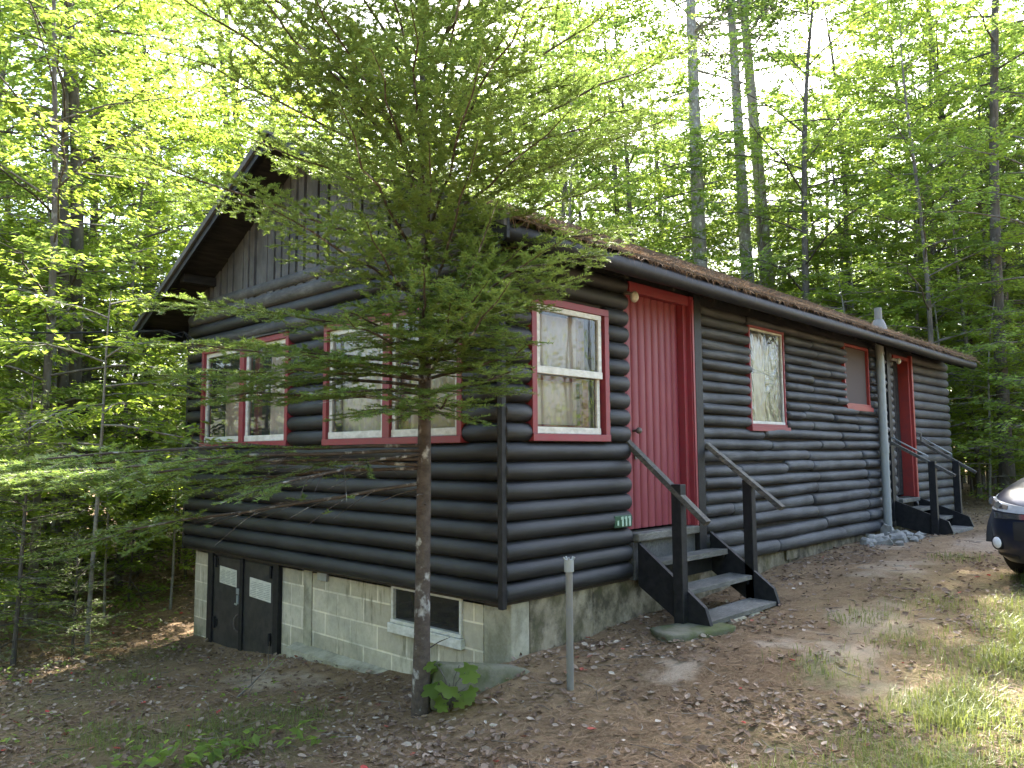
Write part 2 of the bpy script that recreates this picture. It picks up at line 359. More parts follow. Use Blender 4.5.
def gz(x, y):
    x = np.atleast_1d(np.asarray(x, float)); y = np.atleast_1d(np.asarray(y, float)); out = np.full(x.shape, _W[-1])
    for i in range(n_): out += _W[i]*_phi(np.hypot(x-CP[i, 0], y-CP[i, 1]))
    r = np.hypot(x, y); k = np.clip((r-30)/30, 0, 1)
    out = np.clip(out, -1.8, .8)*(1-k) + k*(-.4)
    bl = np.clip((np.hypot(x+1, y)-3)/6, 0, 1)
    return out + .012*noise2(x, y, .55, 3) + .006*noise2(x, y, .17, 5) + .02*bl*noise2(x, y, 1.5, 1)
def g1(x, y): return float(gz(x, y)[0])
def spread(c0, fine, n_in, far, n_out):
    a = np.linspace(-fine, fine, n_in); q = fine*np.exp(np.linspace(0, math.log(far/fine), n_out))[1:]
    return c0 + np.concatenate([-q[::-1], a, q])
gx = spread(0, 6.5, 190, 400, 40); gy = spread(-.5, 6.5, 190, 400, 40)
X, Y = np.meshgrid(gx, gy, indexing='ij'); Z = gz(X.ravel(), Y.ravel())
nx, ny = len(gx), len(gy); ii = (np.arange(nx-1)[:, None]*ny + np.arange(ny-1)[None]).ravel()
gb = MB(); gb.add(np.stack([X.ravel(), Y.ravel(), Z], 1), np.stack([ii, ii+ny, ii+ny+1, ii+1], 1), 0, True)
ground = gb.build('ground', M_ground); tag(ground, 'brown forest floor of needles, soil and leaves around the cabin', 'ground', kind='structure')
def soil(x, y):
    """where the soil is sandy or mossy (real patches of the yard)"""
    s = np.zeros_like(x); mo = np.zeros_like(x); x, y = x+.20*noise2(x, y, .22, 4)+.1*noise2(x, y, .09, 7), y+.14*noise2(x, y, .2, 8)+.08*noise2(x, y, .08, 2)
    for (px, py, r1, r2, a) in ((1.6, -1.75, .75, .35, .3), (2.6, -1.6, .8, .45, .2), (.75, -.95, .4, .2, .4), (4.8, -1.1, 1.0, .35, .1), (.9, -2.3, .6, .3, .5), (-.55, 2.35, .8, .38, 1.6), (7.5, -1.4, 1.6, .5, 0), (6.5, -.55, .6, .3, 0), (1.6, -1.3, .35, .2, .2)):
        ca, sa = math.cos(a), math.sin(a); dx, dy = x-px, y-py
        s = np.maximum(s, np.clip(1.25-np.hypot((dx*ca+dy*sa)/r1, (-dx*sa+dy*ca)/r2), 0, 1))
    for (px, py, r, k) in ((.2, -3.3, 1.25, 1), (1.6, -3.6, 1.2, 1), (-1.3, 1.3, .55, .9), (-2.0, 1.6, .6, .8), (-2.3, 3.2, .9, .6), (-1.6, .5, .4, .6), (2.4, -2.5, .5, .5), (1.2, -1.9, .25, .7), (-1.0, 4.6, .5, .7), (-3, 5.5, 1.5, .5), (4, -5, 3, 1)):
        mo = np.maximum(mo, k*np.clip(1.5-np.hypot(x-px, y-py)/r, 0, 1))
    return s, mo
ca_ = ground.data.color_attributes.new('soil', 'FLOAT_COLOR', 'POINT')
s_, mo_ = soil(X.ravel(), Y.ravel()); ca_.data.foreach_set('color', np.stack([s_, mo_, 0*s_, 0*s_+1], 1).astype(np.float32).ravel())

# ------------------------------------------------------------------ cabin
W_, L_, H_ = 5.18, 11.08, .143
EZ, SL = 2.60, .495                 # eave height at y=-.5, roof slope
def front(V): V = np.asarray(V, float); return np.stack([V[:, 0], -V[:, 1], V[:, 2]], 1)      # (s,d,z) -> world
def gable(V): V = np.asarray(V, float); return np.stack([-V[:, 1], V[:, 0], V[:, 2]], 1)
def back(V): V = np.asarray(V, float); return np.stack([V[:, 0], W_+V[:, 1], V[:, 2]], 1)
def rear(V): V = np.asarray(V, float); return np.stack([L_+V[:, 1], V[:, 0], V[:, 2]], 1)
cabin = empty('log_cabin'); tag(cabin, 'black log cabin with red doors and window frames on a block foundation', 'cabin')

def log_seg(mb, mp, s0, s1, z0, h, bulge, rough=0.0, mat=0, rounding=.012):
    n = max(2, int((s1-s0)/(.12 if rough > .004 else .3))+1); K = 9
    a = np.linspace(-math.pi/2, math.pi/2, K)
    s = np.concatenate([[s0, s0+rounding*.4], np.linspace(s0+rounding, s1-rounding, n), [s1-rounding*.4, s1]])
    sc = np.concatenate([[.72, .93], np.ones(n), [.93, .72]])
    k = rng.integers(0, 30); q = rng.uniform(0, 50)
    wob = noise2(s*1.0+q, s*0+q, .5, k % 9)*rough; wz = noise2(s*1.0-q, s*0+q, .9, (k+3) % 9)*rough*.7; tp = 1+rough*rng.normal(0, 2.5)*(s-s0)/max(.3, s1-s0)
    d = (np.cos(a)**.88)[None]*((bulge+wob)*sc*tp)[:, None] + (rng.normal(0, rough*.28, (len(s), K)) if rough > .004 else 0)
    z = z0 + h/2 + wz[:, None] + np.sin(a)[None]*(h/2-.001)*(sc*(.97 + .02*tp))[:, None]
    V = np.stack([np.broadcast_to(s[:, None], d.shape), d, z], -1)
    i = np.arange(len(s)-1)[:, None]*K + np.arange(K-1)[None]
    mb.add(mp(V.reshape(-1, 3)), np.stack([i, i+1, i+K+1, i+K], -1).reshape(-1, 4), mat, True)
    for e in (0, len(s)-1): mb.addpoly(mp(V[e]), mat)

def courses(mb, mp, s0, s1, zlist, opens, bulge, rough, joints=0, mat=0):
    for z0, h in zlist:
        iv = [(s0, s1)]
        for a, b, c, d in opens:
            if z0+h*.55 > c and z0+h*.45 < d:
                iv = [q for x, y in iv for q in ((x, min(y, a)), (max(x, b), y)) if q[1]-q[0] > .03]
        for x, y in iv:
            cuts = [x]
            if joints and y-x > 1.2:
                t = x + rng.uniform(.4, 1.8)
                while t < y-.35: cuts.append(t); t += rng.uniform(.7, 2.2)
            cuts.append(y)
            for p, q in zip(cuts[:-1], cuts[1:]):
                dz = rng.normal(0, .006) if joints else 0
                log_seg(mb, mp, p+.002, q-.002, z0+dz, h*(rng.uniform(.93, 1.02) if joints else 1), bulge*(rng.uniform(.8, 1.15) if joints else 1), rough, mat, .03 if joints else .012)

def panels(mb, mp, s0, s1, z0, z1, opens, d0, d1, mat=0):
    """a sheet wall with openings, from butted boxes"""
    ss = sorted({s0, s1, *[v for o in opens for v in o[:2]]}); zz = sorted({z0, z1, *[v for o in opens for v in o[2:]]})
    for a, b in zip(ss[:-1], ss[1:]):
        for c, d in zip(zz[:-1], zz[1:]):
            if not any(o[0] <= (a+b)/2 <= o[1] and o[2] <= (c+d)/2 <= o[3] for o in opens): mb.box(a, b, d0, d1, c, d, mat, mp)

O_R1 = (.265, 1.19, 1.165, 2.235); O_D1 = (1.53, 2.50, .38, 2.52); O_R2 = (3.74, 4.60, 1.33, 2.43); O_R3 = (6.42, 7.32, 1.66, 2.49); O_D2 = (8.33, 9.02, .36, 2.50)
O_L1 = (2.86, 4.73, 1.155, 2.25); O_L2 = (.36, 2.21, 1.155, 2.23)
uni = [(i*H_, H_) for i in range(18)]
rz = []; z_ = -.05
for h in (.165, .155, .145, .14, .135, .13, .13, .125, .12, .115, .12, .11, .115, .11, .105, .11, .105, .11, .11, .11, .11, .11, .11): rz.append((z_, h)); z_ += h
fo = [O_R1, O_D1, O_R2, O_R3, O_D2]; go = [O_L1, O_L2]
mb = MB(); courses(mb, front, -.02, 1.51, uni, [O_R1], .074, .0015); mb.build('front_log_siding', M_log, cabin)
mb = MB(); courses(mb, front, 2.70, 7.92, [q for q in rz if q[0] < 2.5], [O_R2, O_R3], .076, .013, 1); mb.build('rough_log_siding', M_logr, cabin)
mb = MB(); courses(mb, front, 7.93, 8.28, [q for q in rz if q[0] < 2.5], [], .05, .008); courses(mb, front, 9.10, L_+.04, uni, [], .058, .003); mb.build('end_log_siding', M_logr, cabin)
mb = MB(); courses(mb, gable, -.02, W_-.04, uni, [O_L1, O_L2], .074, .0015)
# the course over the basement runs a little past the corner
mb.build('gable_log_siding', M_log, cabin)
mb = MB()
log_seg(mb, gable, .02, W_-.02, 18*H_, .15, .07, .006); log_seg(mb, gable, .25, W_-.25, 18*H_+.152, .13, .06, .006)
log_seg(mb, gable, .03, W_-.03, 15.9*H_, .135, .085, .008); mb.build('gable_tie_log', M_logg, cabin)
mb = MB(); courses(mb, back, 0, L_, uni, [], .058, .002); courses(mb, rear, 0, W_, uni, [], .058, .002)
for i in range(40):
    y0 = .08+i*.1265; zt = EZ + SL*(min(y0, W_-y0)+.4)
    if zt > 2.6: mb.box(y0, y0+.12, 0, .025, 2.575, zt, 0, rear)
mb.build('rear_siding', M_log, cabin)
mb = MB(); panels(mb, front, .0, L_, -.02, 2.82, fo, -.10, -.004, 0); panels(mb, gable, .102, W_-.102, -.02, 2.80, go, -.098, -.004, 0)
panels(mb, back, 0, L_, -.02, 2.82, [], -.10, -.004); panels(mb, rear, .102, W_-.102, -.02, 2.80, [], -.098, -.004)
mb.box(.1, L_-.1, .1, W_-.1, -.06, -.022)
mb.build('inner_wall', M_inner, cabin)
# vertical gable boards with gaps between them
mb = MB(); y0 = .10
while y0 < W_-.2:
    bw = rng.uniform(.085, .15); ym = y0+bw/2; zt = EZ + SL*(min(ym, W_-ym)+.5) - .06
    if zt > 2.72:
        za, zc = [EZ+SL*(min(v, W_-v)+.5)-.055 for v in (y0, y0+bw)]; d0_ = .024+rng.normal(0, .005); zb_ = 2.70+rng.normal(0, .012)
        mb.prism(gable([(y0, -.012, zb_), (y0+bw, -.012, zb_+rng.normal(0, .004)), (y0+bw, -.012, zc), (y0, -.012, za)]), (-d0_-.012, 0, 0))
    y0 += bw + rng.choice([.008, .018, .03, .045])
mb.build('gable_board', M_board, cabin)
mb = MB(); mb.prism([(.04, .15, 2.62), (.04, W_-.15, 2.62), (.04, W_/2, EZ+SL*(W_/2+.45))], (.03, 0, 0)); mb.build('gable_backing', M_soffit, cabin)

# roof: deck with shingles, soffit, barge boards, eave log
RX0, RX1 = -.44, 11.22; RY = W_/2; RZ = EZ + SL*(RY+.5)
mb = MB()
for sgn in (1, -1):
    e = np.array([RY-sgn*(RY+.5), EZ]); pk = np.array([RY, RZ]); dr = (pk-e)/np.linalg.norm(pk-e)
    nr = np.array([-dr[1]*sgn, dr[0]*sgn]) if sgn > 0 else np.array([dr[1], -dr[0]])
    nr = nr if nr[1] > 0 else -nr; Ls = np.linalg.norm(pk-e); t = 0; k = 0
    while t < Ls:
        t1 = min(Ls, t+.14); a = e+dr*t+nr*(.014); b = e+dr*t1+nr*.004; x = RX0+(.0 if k % 2 else -.1)
        while x < RX1:
            x2 = min(RX1, x+.3); x1 = max(RX0, x); j = rng.normal(0, .003)
            if x2-x1 > .02:
                P = [(x1, a[0]-dr[0]*j, a[1]-dr[1]*j), (x1, b[0], b[1])]
                P += [(x1, b[0]-nr[0]*.014, b[1]-nr[1]*.014), (x1, a[0]-nr[0]*.014-dr[0]*j, a[1]-nr[1]*.014-dr[1]*j)]
                mb.prism(P, (x2-x1-.004, 0, 0))
            x += .3
        t = t1; k += 1
roof = mb.build('roof', M_roof, cabin)
mb = MB()
for sgn in (1, -1):
    y0 = RY-sgn*(RY+.47); y1 = RY-sgn*.002
    mb.prism([(RX0+.02, y0, EZ-.03), (RX0+.02, y1, RZ-.018), (RX0+.02, y1, RZ-.06), (RX0+.02, y0, EZ-.06)], (RX1-RX0-.04, 0, 0))
mb.build('roof_deck', M_soffit, roof)
for sgn in (1, -1):
    for d0, d1, o, nm in ((0, .15, 0, 'barge_board'), (0.01, .075, -.028, 'barge_trim')):
        mb = MB(); y0 = RY-sgn*(RY+.52); y1 = RY-sgn*.001; up = .012
        mb.prism([(RX0-.03+o, y0, EZ-d0+up-.01), (RX0-.03+o, y1, RZ-d0+up), (RX0-.03+o, y1, RZ-d1+up), (RX0-.03+o, y0, EZ-d1+up-.01)], (.026, 0, 0)); mb.build(nm, M_board if nm == 'barge_trim' else M_black, roof)
for yy in (-.43, W_+.43):
    mb = MB(); xs = np.linspace(RX0+.02, RX1-.02, 46)
    mb.tube(np.stack([xs, yy+.008*noise2(xs, xs*0, 1.2, 2), EZ-.08+.008*noise2(xs, xs*0+4, 1.6, 4)], 1), .064+.006*noise2(xs, xs*0+2, .7, 1), 14); mb.build('eave_log', M_black, roof)
# rafters under the front eave
for i in range(16):
    mb = MB(); x = .35+i*.70; mb.prism([(x, -.36, EZ-.06), (x, .1, EZ-.06+SL*.46-.0), (x, .1, EZ-.16+SL*.46), (x, -.36, EZ-.15)], (.05, 0, 0)); mb.build('rafter_end', M_soffit, roof)
mb = MB(); mb.box(.02, L_-.02, -.002, .03, 2.50, 2.72, 0, front); mb.build('wall_plate', M_black, cabin)
for y in (.6, RY, W_-.6):
    mb = MB(); mb.box(RX0+.04, .05, y-.05, y+.05, EZ+SL*(min(y, W_-y)+.5)-.17, EZ+SL*(min(y, W_-y)+.5)-.075); mb.build('purlin_end', M_soffit, roof)
# pine needle litter caught along the eave edge and over the shingles
mb = MB(); n = 5200
x = rng.uniform(RX0, RX1, n); t = np.abs(rng.normal(0, .05, n)); far = rng.random(n) < .25; t[far] = rng.uniform(0, 2.4, far.sum())
P = np.stack([x, -.5+t*.9, EZ+.02+t*.9*SL+rng.uniform(0, .032, n)*(.5+.5*noise2(x, x*0, .5, 2))], 1)
hang = rng.random(n) < .22; P[hang, 1] = -.52; P[hang, 2] = EZ-.01
D = nrm(np.stack([rng.normal(0, 1, n), rng.normal(-.2, .5, n), rng.normal(0, .35, n)-.9*hang], 1))
tv = np.array([[0, -.03, 0], [0, .03, 0], [1, 0, 0.05]]); tf = np.array([[0, 1, 2]])
mb.add(*bake(tv, tf, P, D, rng.normal(0, 1, (n, 3)), rng.uniform(.04, .10, n)), 0)
o = mb.build('roof_needle_litter', M_needle, roof); o['kind'] = 'stuff'

# corner boards and the trim beside the doors
mb = MB(); mb.box(-.058, -.012, -.058, -.012, -.03, 2.70); mb.build('corner_board', M_black, cabin, .004)
mb = MB(); mb.box(-.04, .012, W_-.02, W_+.03, -.02, 2.62); mb.build('corner_board', M_black, cabin, .004)
mb = MB(); mb.box(2.56, 2.69, .0, .085, .12, 2.62, 0, front); mb.build('door_trim_board', M_black, cabin, .004)
mb = MB(); mb.box(7.95, 8.08, .0, .075, .05, 2.58, 0, front); mb.build('door_trim_board', M_black, cabin, .004)

# foundation
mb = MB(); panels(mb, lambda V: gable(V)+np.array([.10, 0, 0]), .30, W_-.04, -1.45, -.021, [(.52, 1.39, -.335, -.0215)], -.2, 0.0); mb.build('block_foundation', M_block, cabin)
mb = MB(); mb.box(.102, .30, .015, .299, -1.3, -.021); mb.build('plastered_corner', M_conc2, cabin, .012); mb = MB(); mb.box(.088, .101, 2.62, 2.76, -.86, -.022); mb.build('plaster_strip', M_conc2, cabin, .006)
mb = MB()
xs = [.301, 1.05, 2.05, 3.35, 4.65, 5.95, 7.25, 8.55, 9.85, L_]
for a, b in zip(xs[:-1], xs[1:]): mb.box(a+.002, b-.002, .012+rng.uniform(0, .008), .25, -1.2, -.022 if a < 2.7 else -.035)
mb.build('concrete_foundation', M_conc, cabin, .008)
mb = MB(); mb.box(.3, L_-.02, W_-.25, W_-.05, -1.6, -.03); mb.box(L_-.2, L_-.02, .26, W_-.26, -1.5, -.03); mb.build('rear_foundation', M_conc, cabin)
mb = MB(); mb.prism([(-.03, .32, -.765), (-.03, 2.86, -.765), (.098, 2.9, -.735), (.098, .32, -.735)], (0, 0, -.5)); mb.build('footing_ledge', M_conc2, cabin, .01)
mb = MB(); mb.box(4.55, 4.95, -.002, .01, -.16, -.045, 0, front); mb.build('vent_panel', M_conc, cabin, .003)

# windows
def frame_boards(mb, mp, s0, s1, z0, z1, wd, d0, d1, mat=0, bottom=None):
    bt = bottom or wd
    mb.box(s0, s1, d0, d1, z1-wd, z1, mat, mp); mb.box(s0, s1, d0, d1+.006, z0, z0+bt, mat, mp)
    mb.box(s0, s0+wd, d0, d1-.002, z0+bt, z1-wd, mat, mp); mb.box(s1-wd, s1, d0, d1-.002, z0+bt, z1-wd, mat, mp)
def curtain(mp, s0, s1, z0, z1, d, mat, parent, amp=.02, per=.09):
    n = int((s1-s0)/.012)+2; s = np.linspace(s0, s1, n); dd = d + amp*np.sin(s*2*math.pi/per+noise2(s, s*0, .2, 1)*1.6)
    V = np.concatenate([np.stack([s, dd, np.full(n, z0)], 1), np.stack([s, dd*.6+d*.4, np.full(n, z1)], 1)])
    i = np.arange(n-1); c = MB(); c.add(mp(V), np.stack([i, i+1, n+i+1, n+i], 1), 0, True); c.build('curtain', mat, parent)
def sash(mp, s0, s1, z0, z1, parent, gl, d=.0, wd=.045, mat=None):
    f = MB(); frame_boards(f, mp, s0, s1, z0, z1, wd, d, d+.035, 0, wd*1.35); f.build('sash', mat or M_white, parent, .003)
    q4 = [(s0+wd-.004, d+.015, z0+wd), (s1-wd+.004, d+.015, z0+wd), (s1-wd+.004, d+.015, z1-wd+.004), (s0+wd-.004, d+.015, z1-wd+.004)]; p = MB(); p.addpoly(mp(q4 if mp is front else q4[::-1])); p.build('pane', gl, parent)
for mp, o, curt in ((gable, O_L1, 1), (gable, O_L2, 2)):
    f = MB(); a, b, c, d = o; md = (a+b)/2 + (.0 if curt == 1 else .0)
    frame_boards(f, mp, a-.012, b+.012, c-.015, d+.01, .055, -.03, .078); f.box(md-.052, md-.002, -.03, .074, c+.04, d-.045, 0, mp); f.box(md+.002, md+.052, -.03, .068, c+.04, d-.045, 0, mp)
    f.box(a-.03, b+.03, .02, .10, d+.011, d+.028, 1, mp)
    wn = f.build('window', [M_redtrim, M_logg], cabin, .003)
    for s0, s1 in ((a+.045, md-.053), (md+.053, b-.045)):
        sash(mp, s0, s1, c+.042, d-.047, wn, M_glass, .012)
    if curt == 1:
        curtain(mp, md+.10, b-.3, c+.05, d-.35, -.07, M_curt, wn); curtain(mp, a+.05, md-.3, c+.05, d-.05, -.10, M_sheer, wn)
        mb = MB(); mb.box(md-.16, md-.06, -.09, -.05, c+.05, d-.05, 0, mp); mb.build('inner_frame', M_redtrim, wn)
    else:
        curtain(mp, a+.08, md-.05, c+.05, d-.05, -.08, M_curt, wn); curtain(mp, md+.3, b-.05, c+.1, d-.05, -.12, M_sheer, wn)
        mb = MB(); mb.box(md-.16, md-.06, -.07, -.045, c+.05, d-.05, 0, mp); mb.build('inner_frame', M_redtrim, wn)
# double hung window on the long wall
a, b, c, d = O_R1; f = MB(); frame_boards(f, front, a-.012, b+.012, c-.015, d+.01, .055, -.03, .078); f.box(b-.02, b+.03, .02, .066, c+.04, d, 0, front); wn = f.build('window', M_redtrim, cabin, .003)
sash(front, a+.045, b-.075, c+.042, 1.70, wn, M_glass, .006, .038); sash(front, a+.045, b-.075, 1.66, d-.047, wn, M_glass, .03, .042)
mb = MB(); frame_boards(mb, front, a+.1, b-.16, c+.08, 1.66, .035, -.05, -.03); mb.box(b-.23, b-.155, -.05, -.02, c+.10, 1.64, 0, front); mb.build('inner_frame', M_redtrim, wn)
curtain(front, a+.06, b-.22, c+.08, d-.08, -.09, M_sheer, wn, .012, .14); curtain(front, b-.3, b-.1, 1.68, d-.06, -.11, M_curt, wn)
a, b, c, d = O_R2; f = MB(); frame_boards(f, front, a, b, c, d, .03, -.04, .05); f.box(a-.03, b+.04, .0, .075, c-.05, c-.001, 0, front); wn = f.build('window', M_redtrim, cabin, .003)
sash(front, a+.03, b-.03, c+.03, d-.03, wn, M_film, .002, .022)
mb = MB(); mb.box(a+.05, b-.05, -.055, -.02, 1.93, 1.96, 0, front); mb.build('meeting_rail', M_inner, wn)
curtain(front, a+.28, b-.26, c+.05, d-.05, -.07, M_sheer, wn, .02, .16)
a, b, c, d = O_R3; f = MB(); frame_boards(f, front, a, b, c, d, .035, -.04, .04); f.box(a-.02, b+.03, .0, .065, c-.06, c-.001, 0, front); wn = f.build('window', M_redor, cabin, .003)
mb = MB(); mb.box(a+.035, b-.035, -.01, .0, c+.035, d-.035, 0, front); o = mb.build('insect_screen', M_screen, wn)

# front door: recessed red door of half round vertical strips
a, b, c, d = O_D1
f = MB(); f.box(b-.055, b-.001, -.10, .03, c, d, 0, front); f.box(b, b+.058, -.02, .078, c-.02, d+.03, 0, front); f.box(b+.012, b+.046, .079, .09, c, d, 0, front)
f.box(a, b-.056, -.10, .02, d-.05, d, 0, front); f.box(a-.0, b, .02, .062, d-.06, d+.03, 0, front); f.box(a, a+.03, -.10, -.02, c, d-.051, 0, front)
fr = f.build('door_frame', M_redtrim, cabin, .003)
mb = MB(); s0, s1 = a+.032, b-.058; ns = 8; wsd = (s1-s0)/ns
mb.box(s0, s1, -.08, -.05, c+.02, d-.054, 0, front)
for i in range(ns):
    t = np.linspace(0, math.pi, 7); q0 = s0+i*wsd+.001; q1 = s0+(i+1)*wsd-.001
    prof = np.stack([(q0+q1)/2-(q1-q0)/2*np.cos(t), -.05+.024*np.sin(t)**.7], 1)
    V = np.concatenate([np.column_stack([prof, np.full(7, z)]) for z in (c+.02, d-.054)]); k = np.arange(6)
    mb.add(front(V), np.stack([k, k+1, k+8, k+7], 1), 0, True); mb.addpoly(front(V[:7])); mb.addpoly(front(V[7:]))
door = mb.build('front_door', M_red, cabin)
mb = MB(); kx, kz = 1.68, 1.25; mb.tube(front([(kx, -.03, kz), (kx, .012, kz)]), .012, 10); t = np.linspace(.05, math.pi-.05, 8)
mb.tube(front(np.stack([0*t+kx, -(-.028)-.028*np.cos(t), 0*t+kz], 1)), .028*np.sin(t)+.001, 14); mb.build('door_knob', M_iron, door)
mb = MB(); mb.box(1.68, 1.715, -.027, -.015, 1.0, 1.09, 0, front); mb.tube(front([(1.695, -.015, 1.06), (1.695, .01, 1.055), (1.695, .015, 1.03)]), .006, 8); mb.build('door_latch', M_iron, door, .002)
mb = MB(); mb.box(1.54, 2.54, -.14, .10, .305, .375, 0, front); mb.build('door_sill', M_tread, cabin, .012)
mb = MB(); mb.box(1.54, 2.54, -.1, .045, -.02, .30, 0, front); mb.build('step_riser_board', M_logg, cabin, .004)
# bare bulb lamp by the door top
lp = MB(); lp.tube(front([(1.50, .0, 2.44), (1.50, .06, 2.44), (1.52, .085, 2.43)]), .016, 10); pl = lp.build('porch_light', M_iron, cabin)
t = np.linspace(.02, math.pi-.02, 10); mb = MB(); mb.tube(np.stack([0*t+1.54, 0*t-.105, 2.405+.05*np.cos(t)], 1), .038*np.sin(t)+.001, 14); mb.build('bulb', M_bulb, pl)
# small dark green plaque with three pale upright figures
mb = MB(); mb.box(1.245, 1.485, .058, .076, .44, .54, 0, front); pq = mb.build('wall_plaque', M_green, cabin, .006)
for i, x in enumerate((1.335, 1.385, 1.435)):
    mb = MB(); mb.box(x, x+.020, .077, .083, .45, .53, 0, front); mb.box(x-.012, x, .077, .081, .505+.004*i, .528, 0, front); mb.build('plaque_digit', M_pale, pq)
mb = MB(); mb.box(1.272, 1.292, .077, .081, .46, .50, 0, front); mb.build('plaque_digit', M_pale, pq)

# second door, leaf dark inside a bright red jamb
a, b, c, d = O_D2
f = MB(); f.box(b-.05, b, -.15, .05, c, d, 0, front); f.box(b-.002+.004, b+.07, -.0, .085, c-.03, d+.03, 0, front); f.box(a, b-.051, -.15, .045, d-.05, d, 0, front)
fr2 = f.build('door_frame', M_redor, cabin, .003)
mb = MB(); mb.box(a+.005, b-.055, -.14, -.10, c+.02, d-.052, 0, front)
for i in range(5): mb.box(a+.03+i*.115, a+.135+i*.115, -.099, -.092, c+.03, d-.06, 0, front)
dr2 = mb.build('back_door', M_soffit, cabin, .003)
mb = MB(); mb.tube(front([(9.15, .07, 1.18), (9.15, .13, 1.2), (9.15, .13, 1.32), (9.15, .07, 1.34)]), .012, 8); mb.build('grab_handle', M_iron, cabin)
mb = MB(); mb.box(8.28, 9.10, -.15, .10, .29, .35, 0, front); mb.build('door_sill', M_tread, cabin, .01)
mb = MB(); mb.tube(front([(8.21, .05, 2.42), (8.25, .12, 2.40)]), .02, 8); t = np.linspace(.02, math.pi-.02, 8); mb.tube(np.stack([0*t+8.26, 0*t-.14, 2.385+.045*np.cos(t)], 1), .034*np.sin(t)+.001, 12); mb.build('porch_light', M_bulb, cabin)

# grey vent pipe up the wall and its stub above the roof
mb = MB(); mb.tube([(7.50, -.13, -.25), (7.50, -.13, 1.08)], .055, 14); mb.tube([(7.50, -.13, 1.03), (7.50, -.13, 1.16)], .063, 14); mb.tube([(7.50, -.13, 1.10), (7.50, -.13, 2.60)], .055, 14)
for z in (.5, 2.0): mb.box(7.42, 7.58, .06, .075, z, z+.03, 0, front)
mb.build('drain_pipe', M_grey, cabin)
mb = MB(); mb.tube([(7.3, -.2, 2.70), (7.3, -.2, 3.05)], .05, 12); mb.tube([(7.3, -.2, 2.72), (7.3, -.2, 2.82), (7.3, -.2, 2.88)], [.12, .09, .065], 12); mb.build('roof_vent', M_post, roof)

# basement double door and window in the block wall
mb = MB()
mb.box(4.60, 4.72, .0, .05, -1.03, .0, 0, lambda V: gable(V)+[.10, 0, 0]); mb.box(3.17, 3.27, .0, .05, -1.0, -.02, 0, lambda V: gable(V)+[.10, 0, 0]); mb.box(3.27, 4.60, -.02, .03, -.06, .0, 0, lambda V: gable(V)+[.10, 0, 0])
bd = mb.build('basement_door', M_black, cabin, .004)
gp = lambda V: gable(V)+np.array([.10, 0, 0])
for a, b in ((3.272, 3.93), (3.94, 4.598)):
    mb = MB(); mb.box(a, b, .005, .03, -1.02, -.061, 0, gp); lf = mb.build('door_leaf', M_door, bd, .004)
mb = MB(); mb.box(3.90, 3.97, .031, .05, -1.02, -.04, 0, gp); mb.build('astragal', M_black, bd, .003)
for yy in (4.54, 3.33):
    for z in (-.12, -.78): mb = MB(); mb.tube(gp([(yy, .045, z-.06), (yy, .045, z+.06)]), .016, 8); mb.box(yy-.05, yy+.05, .031, .037, z-.035, z+.035, 0, gp); mb.build('hinge', M_black, bd)
for y0, y1, za, zb in ((4.06, 4.455, -.355, -.17), (3.335, 3.775, -.425, -.225)):
    mb = MB(); mb.addpoly(gp([(y1, .0325, za+.015), (y0, .0325, za), (y0, .0345, zb-.005), (y1, .0325, zb+.012)])); no = mb.build('notice', M_paper, bd)
    mb = MB(); cw = (y1-y0-.06)/3
    for k in range(3):
        ya = y0+.02+k*(cw+.01)
        for j in range(9):
            z0 = za+.022+(zb-za-.04)*j/9; mb.box(ya, ya+cw*(1 if j % 4 else .7), .0355, .0360, z0, z0+.008, 0, gp)
    mb.build('notice_print', M_print, no)
mb = MB(); mb.box(3.99, 4.05, .031, .044, -.42, -.36, 0, gp); mb.box(4.0, 4.03, .031, .05, -.52, -.43, 0, gp); mb.box(4.04, 4.10, .031, .036, -.54, -.52, 0, gp); mb.build('hasp', M_grey, bd, .003)
mb = MB(); t = np.linspace(0, math.pi, 9); mb.tube(gp(np.stack([4.01+.03*np.sin(t), .034+.035*np.sin(t), -.72+.09*np.cos(t)], 1)), .008, 8); mb.build('pull_handle', M_iron, bd)
f = MB(); frame_boards(f, gp, .52, 1.39, -.335, -.03, .028, -.03, .02); f.box(.945, .965, -.02, .016, -.30, -.058, 0, gp); bw = f.build('basement_window', M_white, cabin, .003)
mb = MB(); mb.addpoly(gp([(.55, -.012, -.305), (.55, -.012, -.055), (1.36, -.012, -.055), (1.36, -.012, -.305)])); mb.build('pane', M_bglass, bw)
mb = MB(); mb.box(.55, 1.36, -.19, -.185, -.32, -.04, 0, gp); mb.build('backing', M_inner, bw)
mb = MB(); mb.box(.50, 1.41, .0, .04, -.415, -.338, 0, gp); mb.build('window_sill', M_white, bw, .004)
mb = MB(); mb.box(2.35, 2.50, .0, .03, -.11, -.03, 0, gp); mb.build('junction_box', M_grey, cabin, .004)
# insulators at the left corner
for y, z in ((5.02, 2.33), (4.80, 2.33)):
    mb = MB(); mb.tube(gable([(y, .05, z), (y-.02, .13, z+.02)]), .035, 10); mb.tube(gable([(y-.02, .13, z+.02), (y-.03, .18, z+.03)]), .027, 10); mb.build('wall_insulator', M_rock, cabin)

